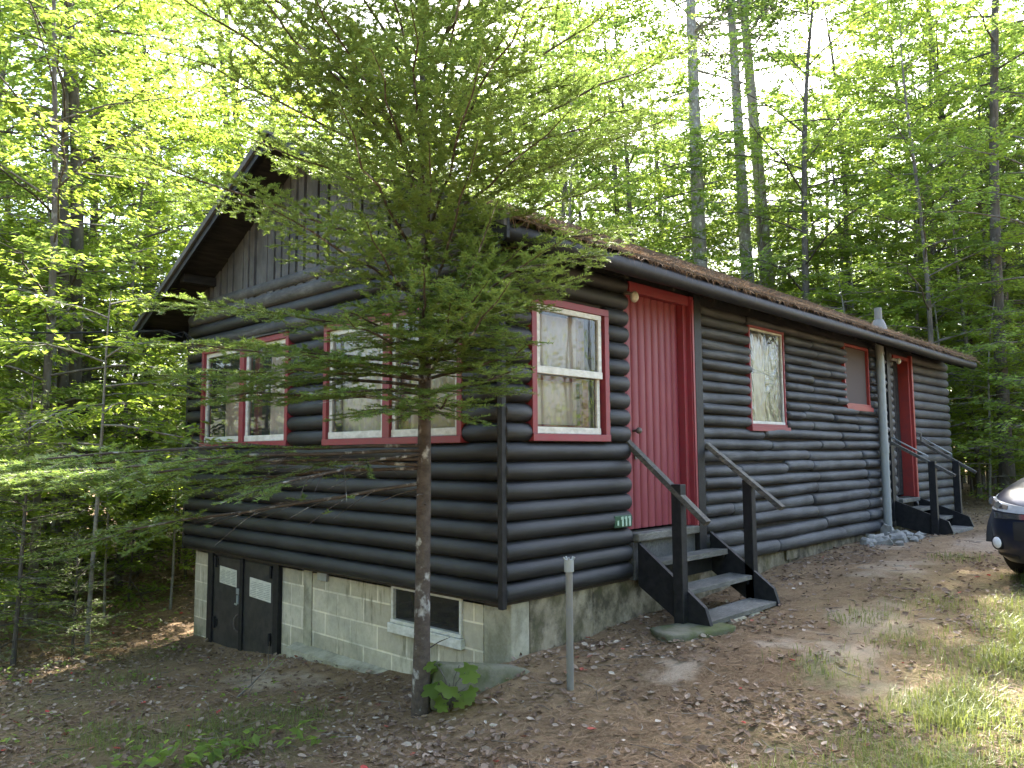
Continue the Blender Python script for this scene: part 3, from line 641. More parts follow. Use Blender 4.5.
# ------------------------------------------------------------------ steps
def steps(name, x0, x1, yend, zt, zg, treads, posts, label, brackets=False, railz=0.0, group=None):
    root = empty(name, ((x0+x1)/2, yend/2, zg)); off = np.array([(x0+x1)/2, yend/2, zg])
    tag(root, label, 'steps')
    def B(m_, nm, mat, bev=.004, par=root):
        m_.v = [v-off for v in m_.v]; return m_.build(nm, mat, par, bev)
    for x in (x0, x1-.042):
        mb = MB(); mb.prism([(x, -.075, zt), (x, yend*.97, zg+.17), (x, yend*1.04, zg+.02), (x, yend*.80, zg-.04), (x, -.075, zt-.36)], (.042, 0, 0)); B(mb, 'stringer', M_black)
    for yb, yf, z in treads:
        mb = MB(); mb.box(x0+.044, x1-.044, yf, yb, z-.042, z, 0, None, .003); 
        for xx in (x0+.07, x0+.085, x1-.07, x1-.085):
            for yy in (yf+.05, yb-.05): mb.tube([(xx, yy, z-.004), (xx, yy, z+.002)], .0055, 6)
        B(mb, 'tread', M_tread, .005)
        for xx in (x0+.044, x1-.085):
            mb = MB(); mb.box(xx, xx+.04, yf+.03, yb-.02, z-.085, z-.045); B(mb, 'cleat', M_black, 0)
    for (px, py, zb, zt2) in posts:
        mb = MB(); mb.box(px-.042, px+.042, py-.045, py+.045, zb, zt2, 0); B(mb, 'post', M_black, .005)
    return root, B
st, B = steps('entry_steps', 1.56, 2.80, -.72, .30, -.335, [(-.09, -.26, .15), (-.27, -.50, -.065), (-.46, -.72, -.275)], [(1.535, -.50, -.40, .80), (2.80, -.47, -.40, .80)], 'weathered wooden steps with three treads and two slanting handrails below the large red door')
for x, a, b in ((1.53, (.05, 1.20), (-.76, .50)), (2.78, (.03, 1.20), (-.80, .55))):
    mb = MB(); mb.bar((x, a[0], a[1]), (x, b[0], b[1]), .075, .045); B(mb, 'handrail', M_rail, .004)
mb = MB(); mb.box(1.62, 2.74, -.10, -.085, -.06, .105); B(mb, 'back_board', M_black, 0)
st2, B = steps('rear_steps', 8.02, 9.12, -.78, .34, -.09, [(-.09, -.30, .22), (-.32, -.54, .09), (-.54, -.80, -.06)], [(7.98, -.60, -.22, .91), (9.16, -.60, -.22, .90)], 'small dark wooden steps with handrails below the farther red door')
for x, a, b in ((7.98, (.05, 1.25), (-.88, .71)), (9.16, (.03, 1.29), (-.86, .73))):
    mb = MB(); mb.bar((x, a[0], a[1]), (x, b[0], b[1]), .07, .04); B(mb, 'handrail', M_rail, .004)
    mb = MB(); t0 = np.array([x, -.30, 0]); zf = lambda y: a[1]+(b[1]-a[1])*(y-a[0])/(b[0]-a[0])
    mb.tube([(x, -.08, zf(-.08)+.02), (x, -.08, zf(-.08)+.08), (x, -.55, zf(-.55)+.08), (x, -.55, zf(-.55)+.02)], .01, 8); B(mb, 'grab_bar', M_grey, 0)

# ------------------------------------------------------------------ small things by the wall
mb = MB(); mb.tube([(0, 0, -.15), (0, 0, .02), (.004, .002, .80)], .024, 14); pr = mb.build('metal_post', M_post, None); pr.location = (.10, -.53, g1(.1, -.53)); tag(pr, 'thin rusty metal pipe post standing upright in front of the cabin corner', 'post')
mb = MB(); mb.tube([(.004, .002, .765), (.004, .002, .845)], .033, 14)
for k in range(5): q = k*1.26; mb.tube([(.004+.025*math.cos(q), .025*math.sin(q), .84), (.004+.04*math.cos(q), .04*math.sin(q), .862)], .006, 5)
mb.build('post_cap', M_grey, pr)
def lump(sx, sy, sz, seed, n=10, mat=None, name='rock', rough=.12, square=.55, smooth=True):
    r = np.random.default_rng(seed); u = np.linspace(0, 2*math.pi, 2*n, endpoint=False); v = np.linspace(-math.pi/2, math.pi/2, n+1)
    pw = lambda c: np.sign(c)*np.abs(c)**square
    uu, vv = np.meshgrid(u, v); P = np.stack([pw(np.cos(vv))*pw(np.cos(uu)), pw(np.cos(vv))*pw(np.sin(uu)), pw(np.sin(vv))], -1)
    ph = r.uniform(0, 6, 9); f = 1 + rough*(np.sin(P[..., 0]*3+ph[0])*np.sin(P[..., 1]*3.5+ph[1])+.6*np.sin(P[..., 2]*5+ph[2]+P[..., 0]*4)+.35*np.sin(P[..., 1]*9+ph[3])*np.sin(P[..., 0]*8+ph[4]))
    P = P*f[..., None]*np.array([sx, sy, sz]); V = P.reshape(-1, 3); N2 = 2*n
    i = (np.arange(n)[:, None]*N2); j = np.arange(N2)[None]; k = (np.arange(N2)+1)[None] % N2
    mb = MB(); mb.add(V, np.stack([i+j, i+k, i+N2+k, i+N2+j], -1).reshape(-1, 4), 0, smooth); return mb.build(name, mat)
bl = lump(.35, .085, .15, 5, 12, M_mossc, 'concrete_block', .03, .25); bl.location = (-.26, -.03, -.51); bl.rotation_euler = (R(5), R(-9), R(158)); tag(bl, 'mossy slanting concrete block lying against the foot of the cabin corner', 'block')
sb = lump(.34, .17, .05, 8, 12, M_mossc, 'mossy_slab', .05, .4); sb.location = (1.50, -.62, -.35); sb.rotation_euler = (0, 0, R(-20)); tag(sb, 'flat moss covered concrete slab under the left post of the entry steps', 'slab')
for k, (x, y, s, lab) in enumerate(((2.05, -.66, .085, 'left concrete brick under the lowest tread of the entry steps'), (2.42, -.63, .09, 'right concrete brick under the lowest tread of the entry steps'))):
    o = lump(.13, s, .055, 20+k, 8, M_conc2, 'brick', .03, .3); o.location = (x, y, -.365); o.rotation_euler = (0, 0, R(3*k)); tag(o, lab, 'brick', 'bricks under the entry steps')
rk = [(6.95, -.42, .20, .12), (6.55, -.38, .15, .1), (7.2, -.30, .17, .13), (6.75, -.22, .2, .12), (7.45, -.38, .13, .09), (6.35, -.26, .13, .09), (7.05, -.58, .11, .07), (7.62, -.50, .1, .06), (6.6, -.55, .09, .06), (7.35, -.56, .1, .07), (6.15, -.36, .08, .05), (7.3, -.2, .12, .2)]
for k, (x, y, s, h) in enumerate(rk):
    s *= .72; h *= .72; o = lump(s, s*rng.uniform(.6, .9), h, 40+k, 5, M_rock, 'rock', .26, .75, False); o.location = (x, y, g1(x, y)+h*.35); o.rotation_euler = (rng.normal(0, .15), rng.normal(0, .15), rng.uniform(0, 3)); tag(o, 'grey rock in the heap at the foot of the drain pipe', 'rock', 'rocks heaped at the drain pipe')

# service cable from the left eave
mb = MB(); t = np.linspace(0, 1, 30)
P0 = np.array([-.30, 5.28, 2.52]); P1 = np.array([-5.2, 10.9, 3.0]); C = P0+(P1-P0)*t[:, None]; C[:, 2] -= .32*4*t*(1-t)*.5; mb.tube(C, .011, 6)
for ph in (0, 2.1): mb.tube(C+np.stack([.012*np.cos(t*60+ph), .012*np.sin(t*60+ph), .014*np.sin(t*60+ph)], 1), .006, 5)
C2 = np.array([(-.30, 5.28, 2.52), (-.32, 5.15, 2.50), (-.2, 5.0, 2.42), (-.22, 4.9, 2.47), (-.12, 4.82, 2.36)]); mb.tube(C2, .008, 6)
C3 = np.array([(-.30, 5.28, 2.52), (-.30, 5.1, 2.44), (-.16, 5.05, 2.5), (-.10, 5.0, 2.36)]); mb.tube(C3, .008, 6)
o = mb.build('power_cable', M_black); tag(o, 'thin dark power cable strung from the left eave of the cabin into the wood', 'cable')

# ------------------------------------------------------------------ trees: builders
LEAF = (np.array([[0, 0, 0], [.45, -.30, .05], [1, 0, -.10], [.45, .30, .05]]), np.array([[0, 2, 1], [0, 3, 2]]))
NEED = (np.array([[0, -.11, 0], [0, .11, 0], [1, 0, .05]]), np.array([[0, 1, 2]]))
SPRAY = (np.array([[0, -.10, 0], [.55, -.20, .02], [1, 0, -.06], [.5, .19, .02]]), np.array([[0, 1, 2], [0, 2, 3]]))

class Fol:
    """leaf placements"""
    def __init__(s): s.P = []; s.D = []; s.N = []; s.S = []
    def add(s, P, D, N, S): s.P.append(P); s.D.append(D); s.N.append(N); s.S.append(np.broadcast_to(S, (len(P),)))
    def mesh(s, mb, tpl, mat=0):
        if s.P: mb.add(*bake(tpl[0], tpl[1], np.vstack(s.P), np.vstack(s.D), np.vstack(s.N), np.concatenate(s.S)), mat)

def rot_about(v, axis, ang):
    axis = nrm(axis); return v*math.cos(ang) + np.cross(axis, v)*math.sin(ang) + axis*np.dot(axis, v)*(1-math.cos(ang))

def hardwood(seed, H, r0, cb, spread, leaf, n_limb=26, twigs=9, per=16, lean=.04, flat=.35, up=.5, dens=1.0):
    """trunk MB, crown MB for one leafy tree"""
    q = np.random.default_rng(seed); tk = MB(); cr = MB(); fo = Fol()
    n = 14; z = np.linspace(0, 1, n); ph = q.uniform(0, 6.28, 4)
    px = lean*H*z**1.5*math.cos(ph[0]) + .012*H*np.sin(z*5+ph[1])*z; py = lean*H*z**1.5*math.sin(ph[0]) + .012*H*np.sin(z*6+ph[2])*z
    TP = np.stack([px, py, z*H-.25*(z == 0)], 1); rad = r0*(1-z)**.75+.006; rad[0] *= 1.35
    tk.tube(TP, rad, 9)
    at = lambda t: np.array([np.interp(t, z, TP[:, k]) for k in range(3)])
    for i in range(n_limb):
        u = (i+q.uniform(0, .9))/n_limb; t = cb + (1-cb)*u*.97; az = i*2.39996+q.normal(0, .4)
        L = spread*(.45+.75*math.sin(math.pi*min(1, .18+.80*u)))*q.uniform(.65, 1.15); el = up*(.45+.9*u)+q.normal(0, .12)
        d0 = np.array([math.cos(az)*math.cos(el), math.sin(az)*math.cos(el), math.sin(el)]); k = 7; tt = np.linspace(0, 1, k)
        b = at(t); pth = b + d0*L*tt[:, None] + np.array([0, 0, -.22*L])*(tt**2)[:, None] + q.normal(0, .018*L, (k, 3))*tt[:, None]
        tk.tube(pth, max(.008, r0*.33*(1-t*.7)*min(1, L/spread))*(1-tt)**.8+.004, 5, caps=False)
        for j in range(twigs):
            v = .22+.78*(j+q.uniform(0, 1))/twigs; c = np.array([np.interp(v, tt, pth[:, m_]) for m_ in range(3)])
            dd = nrm(pth[-1]-pth[0]); sd = nrm(np.cross(dd, [0, 0, 1])); s_ = 1 if j % 2 else -1
            td = nrm(dd*q.uniform(.35, .9)+sd*s_*q.uniform(.5, 1.0)+np.array([0, 0, q.normal(.02, .18)])); tl = L*.36*(1.15-v*.6)*q.uniform(.7, 1.25)+.18
            tp = c + td*tl*np.linspace(0, 1, 4)[:, None]+np.array([0, 0, -.05*tl])*(np.linspace(0, 1, 4)**2)[:, None]
            cr.tube(tp, np.linspace(.006, .002, 4), 3, 1, caps=False)
            m_ = max(3, int(per*dens*tl/.55)); a = np.sort(q.uniform(.05, 1.05, m_)); P = c + td*tl*a[:, None]+q.normal(0, .025, (m_, 3))
            sg = np.where(np.arange(m_) % 2, 1, -1); s2 = nrm(np.cross(td, [0, 0, 1]))
            D = td*q.uniform(.3, 1, (m_, 1))+s2*sg[:, None]*q.uniform(.3, 1.1, (m_, 1))+np.array([0, 0, -1])*q.uniform(-.05, .45, (m_, 1))
            N = np.array([0, 0, 1.0])+q.normal(0, flat, (m_, 3)); fo.add(P, D, N, leaf*q.uniform(.6, 1.2, m_))
    fo.mesh(cr, LEAF, 0)
    return tk, cr

def conifer_branch(q, tk, wood, fo, b, d, L, droop, rad, sec_sp, sec_len, ter_sp, ter_len, nsp, nsz, start=.12, bare=0.0, upr=0.0, mats=0):
    """one flat fir branch: main axis, side twigs, side twigs of those, needles on all"""
    k = 9; tt = np.linspace(0, 1, k); d = nrm(d)
    pth = b + d*L*tt[:, None] + np.array([0, 0, -droop*L])*(tt**1.6)[:, None] + np.array([0, 0, upr*L])*(tt**3)[:, None] + q.normal(0, .010*L, (k, 3))*tt[:, None]
    (tk or wood).tube(pth, rad*(1-tt)**.8+.0022, 5, 0 if tk else 1, caps=False)
    segs = []
    def lin(v): return np.array([np.interp(v, tt, pth[:, m_]) for m_ in range(3)])
    ns = int(L*(1-start)/sec_sp)
    for j in range(ns):
        v = start+(1-start)*(j+q.uniform(.1, .9))/ns; c = lin(v); dd = nrm(lin(min(1, v+.05))-lin(max(0, v-.05)))
        up = nrm(np.array([0, 0, 1])-dd*dd[2]); sd = np.cross(dd, up); s_ = 1 if j % 2 else -1; ang = q.uniform(.75, 1.1)
        td = nrm(dd*math.cos(ang)+sd*s_*math.sin(ang)+up*q.normal(.0, .10)); l2 = min(sec_len, .62*L*(1-v)+.05)*q.uniform(.65, 1.12)
        e = c+td*l2+np.array([0, 0, -.10*l2]); segs.append((c, e, v < start+bare))
        wood.tube(np.array([c, (c+e)/2+[0, 0, .01], e]), np.array([.0035, .0025, .0015]), 3, 1, caps=False)
        if ter_sp and l2 > .12:
            nt = int(l2*.85/ter_sp)
            for h in range(nt):
                x = .15+.8*(h+.5)/nt; c3 = c+(e-c)*x; s3 = 1 if h % 2 else -1; d3 = nrm(td*math.cos(.9)+np.cross(td, up)*s3*math.sin(.9)+up*q.normal(0, .12))
                l3 = min(ter_len, .55*l2*(1-x)+.035)*q.uniform(.7, 1.15); segs.append((c3, c3+d3*l3, v < start+bare))
    for h in range(k-3, k-1): segs.append((pth[h], pth[h+1], False))
    A = np.array([s_[0] for s_ in segs]); Bq = np.array([s_[1] for s_ in segs]); bz = np.array([s_[2] for s_ in segs]); ln = np.linalg.norm(Bq-A, axis=1)
    cnt = np.maximum(2, (ln/nsp).astype(int)); keep = np.where(bz, q.random(len(segs)) < .12, True); cnt = np.where(keep, cnt, 0)
    idx = np.repeat(np.arange(len(segs)), cnt); m_ = len(idx)
    if m_ == 0: return
    f = q.uniform(0, 1.03, m_); T = nrm(Bq-A)[idx]; P = A[idx]+(Bq-A)[idx]*f[:, None]
    S2 = nrm(np.cross(T, [0, 0, 1])); U2 = np.cross(S2, T); sg = np.where(q.random(m_) < .5, 1, -1)
    D = T*q.uniform(.35, .85, (m_, 1))+S2*(sg*q.uniform(.55, 1, m_))[:, None]+U2*q.normal(.12, .28, (m_, 1))
    fo.add(P, D, U2+q.normal(0, .35, (m_, 3)), nsz*q.uniform(.75, 1.15, m_))

def fir(seed, H, r0, z0, Lmax, whorl, nb, sec_sp, sec_len, ter_sp, ter_len, nsp, nsz, tpl, droop=.12, el0=.0, el1=.8, allow=None, skip=0.0, shape=.8, extra=(), bark_rough=1, dead_below=0.0):
    q = np.random.default_rng(seed); tk = MB(); cr = MB(); fo = Fol(); n = 16; z = np.linspace(0, 1, n)
    TP = np.stack([.008*H*np.sin(z*4+seed), .008*H*np.sin(z*3.3+seed*2), z*H-.2*(z == 0)], 1); rad = r0*(1-z)**.8+.004; rad[0] *= 1.3
    tk.tube(TP, rad*(1+.03*np.sin(z*40)), 10)
    at = lambda zz: np.array([np.interp(zz/H, z, TP[:, k]) for k in range(3)])
    zz = z0; i = 0
    while zz < H*.985:
        u = (zz-z0)/(H-z0)
        for j in range(nb):
            az = i*1.05+j*2*math.pi/nb+q.normal(0, .22); zb = zz+q.normal(0, whorl*.22)
            if q.random() < skip or zb < z0 or (allow and not allow(zb, az)): continue
            L = Lmax*(1-u)**shape*q.uniform(.7, 1.08)+.10; el = el0+(el1-el0)*u+q.normal(0, .08)
            d = np.array([math.cos(az)*math.cos(el), math.sin(az)*math.cos(el), math.sin(el)])
            conifer_branch(q, tk, cr, fo, at(zb), d, L, droop*(1-u), r0*.22*(1-u*.6), sec_sp, sec_len, ter_sp, ter_len, nsp, nsz)
        zz += whorl*(1-.35*u); i += 1
    for zb, az, L, el, dr, bare, start, upr in extra:
        az, el = R(az), R(el); d = np.array([math.cos(az)*math.cos(el), math.sin(az)*math.cos(el), math.sin(el)])
        conifer_branch(q, tk, cr, fo, at(zb), d, L, dr, r0*.22, sec_sp, sec_len, ter_sp, ter_len, nsp, nsz, start, bare, upr)
    for k in range(int(H*4*dead_below)):
        zb = q.uniform(.2, H*dead_below); az = q.uniform(0, 6.28); l = q.uniform(.05, .35); d = np.array([math.cos(az), math.sin(az), q.normal(.1, .2)]); b = at(zb)
        tk.tube(np.array([b, b+d*l*.6+[0, 0, .01], b+d*l]), np.array([.006, .004, .002]), 4, caps=False)
    fo.mesh(cr, tpl, 0)
    return tk, cr

def pine(seed, H, r0, crown0, spreadp):
    """tall trunk with bare dead limbs and a high crown"""
    q = np.random.default_rng(seed); tk = MB(); cr = MB(); fo = Fol(); n = 20; z = np.linspace(0, 1, n); lx = q.normal(-.02, .012)
    TP = np.stack([lx*H*z*math.cos(1)+.05*np.sin(z*7+seed), lx*H*z*.5+.05*np.sin(z*6), z*H-.3*(z == 0)], 1); tk.tube(TP, (r0*(1-z*.82)**.9)*(1+.05*np.sin(z*60)), 12)
    at = lambda zz: np.array([np.interp(zz/H, z, TP[:, k]) for k in range(3)])
    zz = 4.2
    while zz < H*crown0:
        for j in range(q.integers(1, 4)):
            az = q.uniform(0, 6.28); L = q.uniform(.5, 2.6)*(.6+.6*zz/H); el = q.normal(.02, .18); d = np.array([math.cos(az)*math.cos(el), math.sin(az)*math.cos(el), math.sin(el)]); b = at(zz)
            t = np.linspace(0, 1, 6); p = b+d*L*t[:, None]+q.normal(0, .035*L, (6, 3))*t[:, None]+np.array([0, 0, q.normal(-.02, .12)*L])*(t**2)[:, None]
            tk.tube(p, (.028*(L/2.5)+.008)*(1-t)**.7+.004, 5, caps=False)
            for h in range(3):
                v = q.integers(2, 5); e = p[v]+nrm(d+q.normal(0, .6, 3))*L*.28; tk.tube(np.array([p[v], (p[v]+e)/2, e]), np.array([.009, .006, .003]), 4, caps=False)
        zz += q.uniform(.28, .6)
    while zz < H:
        u = (zz-H*crown0)/(H*(1-crown0))
        for j in range(4):
            az = q.uniform(0, 6.28); L = spreadp*(1-u)**.6*q.uniform(.6, 1.1)+.3; el = q.normal(.15+.4*u, .1)
            conifer_branch(q, tk, cr, fo, at(zz), np.array([math.cos(az)*math.cos(el), math.sin(az)*math.cos(el), math.sin(el)]), L, .05, .03, .16, .6, 0, 0, .03, .14, .3)
        zz += .5
    fo.mesh(cr, SPRAY, 0); return tk, cr

def put_tree(kind, meshes, loc, rz, sc, label, cat, group=None, tilt=0.0):
    o = empty(kind, loc, rz); o.scale = (sc, sc, sc); o.rotation_euler = (tilt*math.sin(rz*3), tilt*math.cos(rz*2), rz); tag(o, label, cat, group)
    for nm, me in meshes:
        c = bpy.data.objects.new(nm, me); COL.objects.link(c); c.parent = o
    return o
def as_mesh(tc, bark, leafm):
    tk, cr = tc; return [('trunk', mesh_from('trunk', tk.v, tk.f, [bark])), ('crown', mesh_from('crown', cr.v, cr.f, [leafm, bark]))]

# ------------------------------------------------------------------ the fir in front of the gable
def allow(z, az):
    az = az % (2*math.pi); d = math.degrees(az)
    if z > 3.55: return True
    return z > 2.9 and 150 < d < 290 and (int(z*37+d) % 3 == 0)
T0 = np.array([-.62, .16, g1(-.62, .16)])
# height above its foot, azimuth, length, elevation, droop, bare share, start, upturn
EX = [(3.05, 163, 2.1, 15, .06, 0, .1, 0), (2.95, 215, 1.7, 16, .08, 0, .1, .08), (3.15, 240, 1.7, 18, .08, 0, .1, .08), (3.4, 228, 1.7, 20, .08, 0, .1, .05), (3.6, 208, 1.7, 22, .08, 0, .1, 0), (3.8, 240, 1.7, 24, .08, 0, .1, 0), (4.0, 220, 1.6, 24, .08, 0, .1, 0), (4.25, 200, 1.6, 26, .08, 0, .1, 0), (4.3, 250, 1.5, 26, .08, 0, .1, 0), (4.6, 225, 1.4, 28, .08, 0, .1, 0), (4.0, 180, 1.9, 24, .08, 0, .1, 0), (3.9, 285, 1.7, 26, .08, 0, .1, 0), (3.2, 265, 1.5, 18, .08, 0, .1, .05), (2.1, 258, 1.25, 4, .10, 0, .12, .1), (2.0, 238, 1.1, 0, .10, 0, .12, .12), (2.3, 248, 1.45, 8, .10, 0, .12, .15), (2.55, 262, 1.5, 14, .10, 0, .12, .1), (2.45, 230, 1.4, 10, .1, 0, .12, .1), (2.7, 244, 1.3, 26, .04, 0, .12, .2), (2.0, 215, 1.15, 2, .12, .05, .15, 0), (2.1, 200, 1.2, 4, .14, .05, .15, 0), (2.35, 212, 1.35, 8, .12, 0, .12, 0), (2.4, 245, 1.3, 10, .12, 0, .12, .12), (2.2, 268, 1.0, 8, .12, 0, .15, .1), (2.6, 281, 1.3, 12, .12, 0, .12, .05), (2.2, 175, 1.5, 5, .12, .1, .15, 0), (1.75, 157, 3.0, 2, .08, .3, .2, 0), (1.72, 172, 2.6, 0, .06, .35, .2, 0), (1.62, 148, 2.9, 3, 0.06, 0.28, 0.15, 0), (1.66, 163, 2.6, 2, 0.08, 0.2, 0.17, 0), (1.6, 134, 2.0, 0, 0.06, 0.3, 0.14, 0), (1.7, 185, 1.5, -4, 0.1, 0.6, 0.14, 0), (1.5, 155, 2.3, -6, 0.04, 0.45, 0.14, 0), (2.15, 140, 2.0, 8, 0.1, 0.15, 0.14, 0), (2.3, 122, 1.75, 12, 0.1, 0.1, 0.14, 0), (2.25, 168, 1.7, 8, 0.1, 0.1, 0.14, 0), (2.05, 152, 1.8, 6, 0.1, 0.15, 0.14, 0), (2.5, 133, 2.1, 13, 0.1, 0.1, 0.1, 0), (2.3, 278, 0.9, 13, 0.14, 0.1, 0.14, 0), (2.6, 290, 1.15, 15, 0.12, 0.05, 0.14, 0), (2.85, 303, 1.45, 13, 0.12, 0, 0.14, 0), (3.0, 312, 1.65, 15, 0.1, 0, 0.1, 0), (3.1, 294, 1.4, 19, 0.08, 0, 0.1, 0), (2.45, 262, 0.85, 11, 0.12, 0, 0.14, 0), (2.2, 240, 1.0, 10, 0.12, 0.1, 0.14, 0.35), (2.45, 255, 1.1, 24, 0.0, 0.0, 0.17, 0.25), (2.6, 215, 1.3, 15, 0.1, 0, 0.1, 0.1), (2.9, 232, 1.3, 21, 0.06, 0, 0.1, 0.1), (2.4, 205, 1.1, 11, 0.1, 0, 0.14, 0), (2.2, 190, 1.2, 8, 0.1, 0, 0.14, 0), (2.3, 225, 1.0, 6, 0.12, 0, 0.14, 0), (2.75, 195, 1.6, 15, 0.1, 0, 0.1, 0), (2.65, 270, 1.0, 18, 0.1, 0, 0.14, 0.1), (3.3, 305, 2.0, 23, 0.04, 0, 0.1, 0), (3.5, 325, 1.9, 25, 0.04, 0, 0.1, 0), (3.7, 310, 2.2, 25, 0.04, 0, 0.1, 0), (3.4, 140, 1.5, 24, 0.04, 0, 0.1, 0), (3.6, 115, 1.5, 26, 0.04, 0, 0.1, 0), (3.3, 220, 1.6, 21, 0.06, 0, 0.1, 0), (3.5, 250, 1.7, 22, 0.06, 0, 0.1, 0), (3.6, 195, 1.8, 23, 0.06, 0, 0.1, 0), (3.8, 165, 2.2, 25, 0.06, 0, 0.1, 0)]
hf = fir(31, 7.4, .053, 1.75, 2.1, .32, 6, .070, .50, .065, .17, .0022, .031, NEED, .10, .06, .75, allow, .24, .60, EX, dead_below=.22)
put_tree('fir_tree', as_mesh(hf, M_barkfir, M_fir), T0, 0, 1, 'slim fir tree standing close in front of the gable windows, its boughs across the cabin', 'tree')

# ------------------------------------------------------------------ the wood
protos = {}
def P_(k, f, bark, lf): protos[k] = as_mesh(f, bark, lf)
P_('hw0', hardwood(101, 12, .075, .16, 2.3, .095, 36, 10, 34), M_bark, M_leaf)
P_('hw1', hardwood(102, 10, .060, .10, 2.2, .09, 36, 10, 34), M_bark, M_leafy)
P_('hw2', hardwood(103, 14, .10, .22, 2.8, .10, 36, 11, 36), M_barkd, M_leaf)
P_('hw3', hardwood(104, 9, .05, .10, 2.0, .09, 34, 10, 32), M_barkd, M_leafd)
P_('hw4', hardwood(105, 15, .11, .30, 3.0, .10, 36, 11, 36), M_barkb, M_leaf)
P_('sh0', hardwood(111, 3.2, .020, .10, 1.2, .095, 20, 7, 24, .08, .3, .35), M_bark, M_leafy)
P_('sh1', hardwood(112, 2.2, .015, .08, 1.0, .085, 18, 7, 24, .08, .3, .3), M_barkd, M_leaf)
P_('sh2', hardwood(113, 5.0, .028, .12, 1.5, .09, 24, 8, 26, .06, .3, .35), M_barkb, M_leafy)
P_('hm0', fir(121, 12, .13, 1.2, 2.6, .42, 5, .16, .75, .15, .3, .028, .075, SPRAY, .22, -.05, .6, None, .1, .75), M_barkd, M_hem)
P_('hm1', fir(122, 8, .09, .6, 2.1, .36, 5, .15, .7, .15, .3, .028, .07, SPRAY, .20, -.05, .6, None, .1, .8), M_barkd, M_hem)
P_('pn0', pine(131, 21, .25, .60, 2.8), M_barkp, M_hem)
P_('pn1', pine(132, 22, .24, .62, 2.8), M_barkp, M_hem)
P_('bt0', hardwood(141, 17, .13, .50, 2.6, .10, 26, 9, 28, .03), M_barkd, M_leaf)

def polar(u, d):
    """a spot on the ground d metres away from where the photographer stands, in the direction of picture column u"""
    a = YAW-math.atan((u-512)/FPX); return CAM[0]+d*math.cos(a), CAM[1]+d*math.sin(a)
def plant(k, kind, x, y, sc, label, cat, group=None, rz=None, tilt=.02, dz=0.0):
    return put_tree(kind, protos[k], (x, y, g1(x, y)-.02+dz), rng.uniform(0, 6.28) if rz is None else rz, sc, label, cat, group, tilt)
for k, u, d, sc, rz_, ln, lab in (('pn0', 710, 21.5, 1.0, .3, 1.5, 'leftmost of the three tall bare pine trunks behind the cabin roof'), ('pn1', 764, 22.5, .95, 1.0, 3.2, 'middle one of the three tall bare pine trunks behind the cabin roof'), ('pn0', 776, 23.5, 1.02, 4.1, 1.0, 'rightmost of the three tall bare pine trunks behind the cabin roof')):
    x, y = polar(u, d); o = plant(k, 'pine_tree', x, y, sc, lab, 'tree', None, rz_, 0)
    o.matrix_basis = Matrix.Translation(o.location) @ Matrix.Rotation(R(-ln), 4, Vector((F_[0], F_[1], 0))) @ Matrix.Rotation(rz_, 4, 'Z') @ Matrix.Scale(sc, 4)
for u, d, lab in ((237, 20, 'left one of the two close brown trunks rising behind the gable peak'), (251, 20.5, 'right one of the two close brown trunks rising behind the gable peak')):
    x, y = polar(u, d); plant('bt0', 'tall_tree', x, y, 1.05, lab, 'tree')
for u, d, k, lab in ((1003, 19, 'bt0', 'tall thin trunk at the right edge, forking near the top'), (975, 24, 'bt0', 'tall grey trunk left of the forked one at the right edge'), (930, 27, 'bt0', 'grey trunk behind the bright leaves above the far end of the roof')):
    x, y = polar(u, d); plant(k, 'tall_tree', x, y, 1.0, lab, 'tree')
for u, d, sc, k, lab in ((62, 13, .9, 'hw2', 'dark leaning twin trunk tree in the wood left of the cabin'), (75, 13.4, .9, 'bt0', 'dark straight trunk beside the leaning one left of the cabin'), (10, 22, 1, 'hw4', 'pale slanting birch at the left edge with sky behind')):
    x, y = polar(u, d); plant(k, 'leafy_tree', x, y, sc, lab, 'tree')

rf = np.random.default_rng(11)
spots = []
def free(x, y, md):
    if -1.2 < x < 13.5 and -1.0 < y < 7.0: return False              # cabin and its margin
    if -9 < x < 13 and -6.5 < y < 0: return False                    # yard and drive
    if x < 2.5 and y < 6.2 and math.hypot(x+4, y+4) < 11: return False
    return all((x-a)**2+(y-b)**2 > md*md for a, b in spots)
def sow(n, dmin, dmax, umin, umax, md, kinds, kind, label, cat, group, smin=.85, smax=1.15, ok=None):
    c = 0; tr = 0
    while c < n and tr < n*40:
        tr += 1; d = math.sqrt(rf.uniform(dmin**2, dmax**2)); u = rf.uniform(umin, umax); x, y = polar(u, d)
        if not free(x, y, md) or (kind == 'leafy_tree' and x > 2 and y > 8 and x < 17 and y < 24 and rf.random() < .6) or (ok and not ok(x, y)): continue
        spots.append((x, y)); c += 1
        k = kinds[rf.integers(len(kinds))]; plant(k, kind, x, y, rf.uniform(smin, smax), label, cat, group)
sow(20, 11.5, 25, -80, 330, 1.6, ['hw0', 'hw1', 'hw2', 'hw1', 'hw0', 'hw1'], 'leafy_tree', 'leafy green tree crowded in the wood left of the cabin', 'tree', 'leafy trees in the wood left of the cabin')
sow(38, 14.5, 34, 330, 860, 1.4, ['hw0', 'hw1', 'hw2', 'hw1'], 'leafy_tree', 'sunlit leafy tree in the wood behind the cabin roof', 'tree', 'leafy trees in the wood behind the cabin')
sow(40, 16, 40, 800, 1110, 1.4, ['hw0', 'hw1', 'hw2', 'hw1'], 'leafy_tree', 'leafy tree in the wood beyond the far end of the cabin', 'tree', 'leafy trees beyond the far end of the cabin')
sow(6, 13, 26, -60, 330, 1.6, ['hm0', 'hm1'], 'hemlock_tree', 'dark needle tree among the leafy trees left of the cabin', 'tree', 'needle trees left of the cabin')
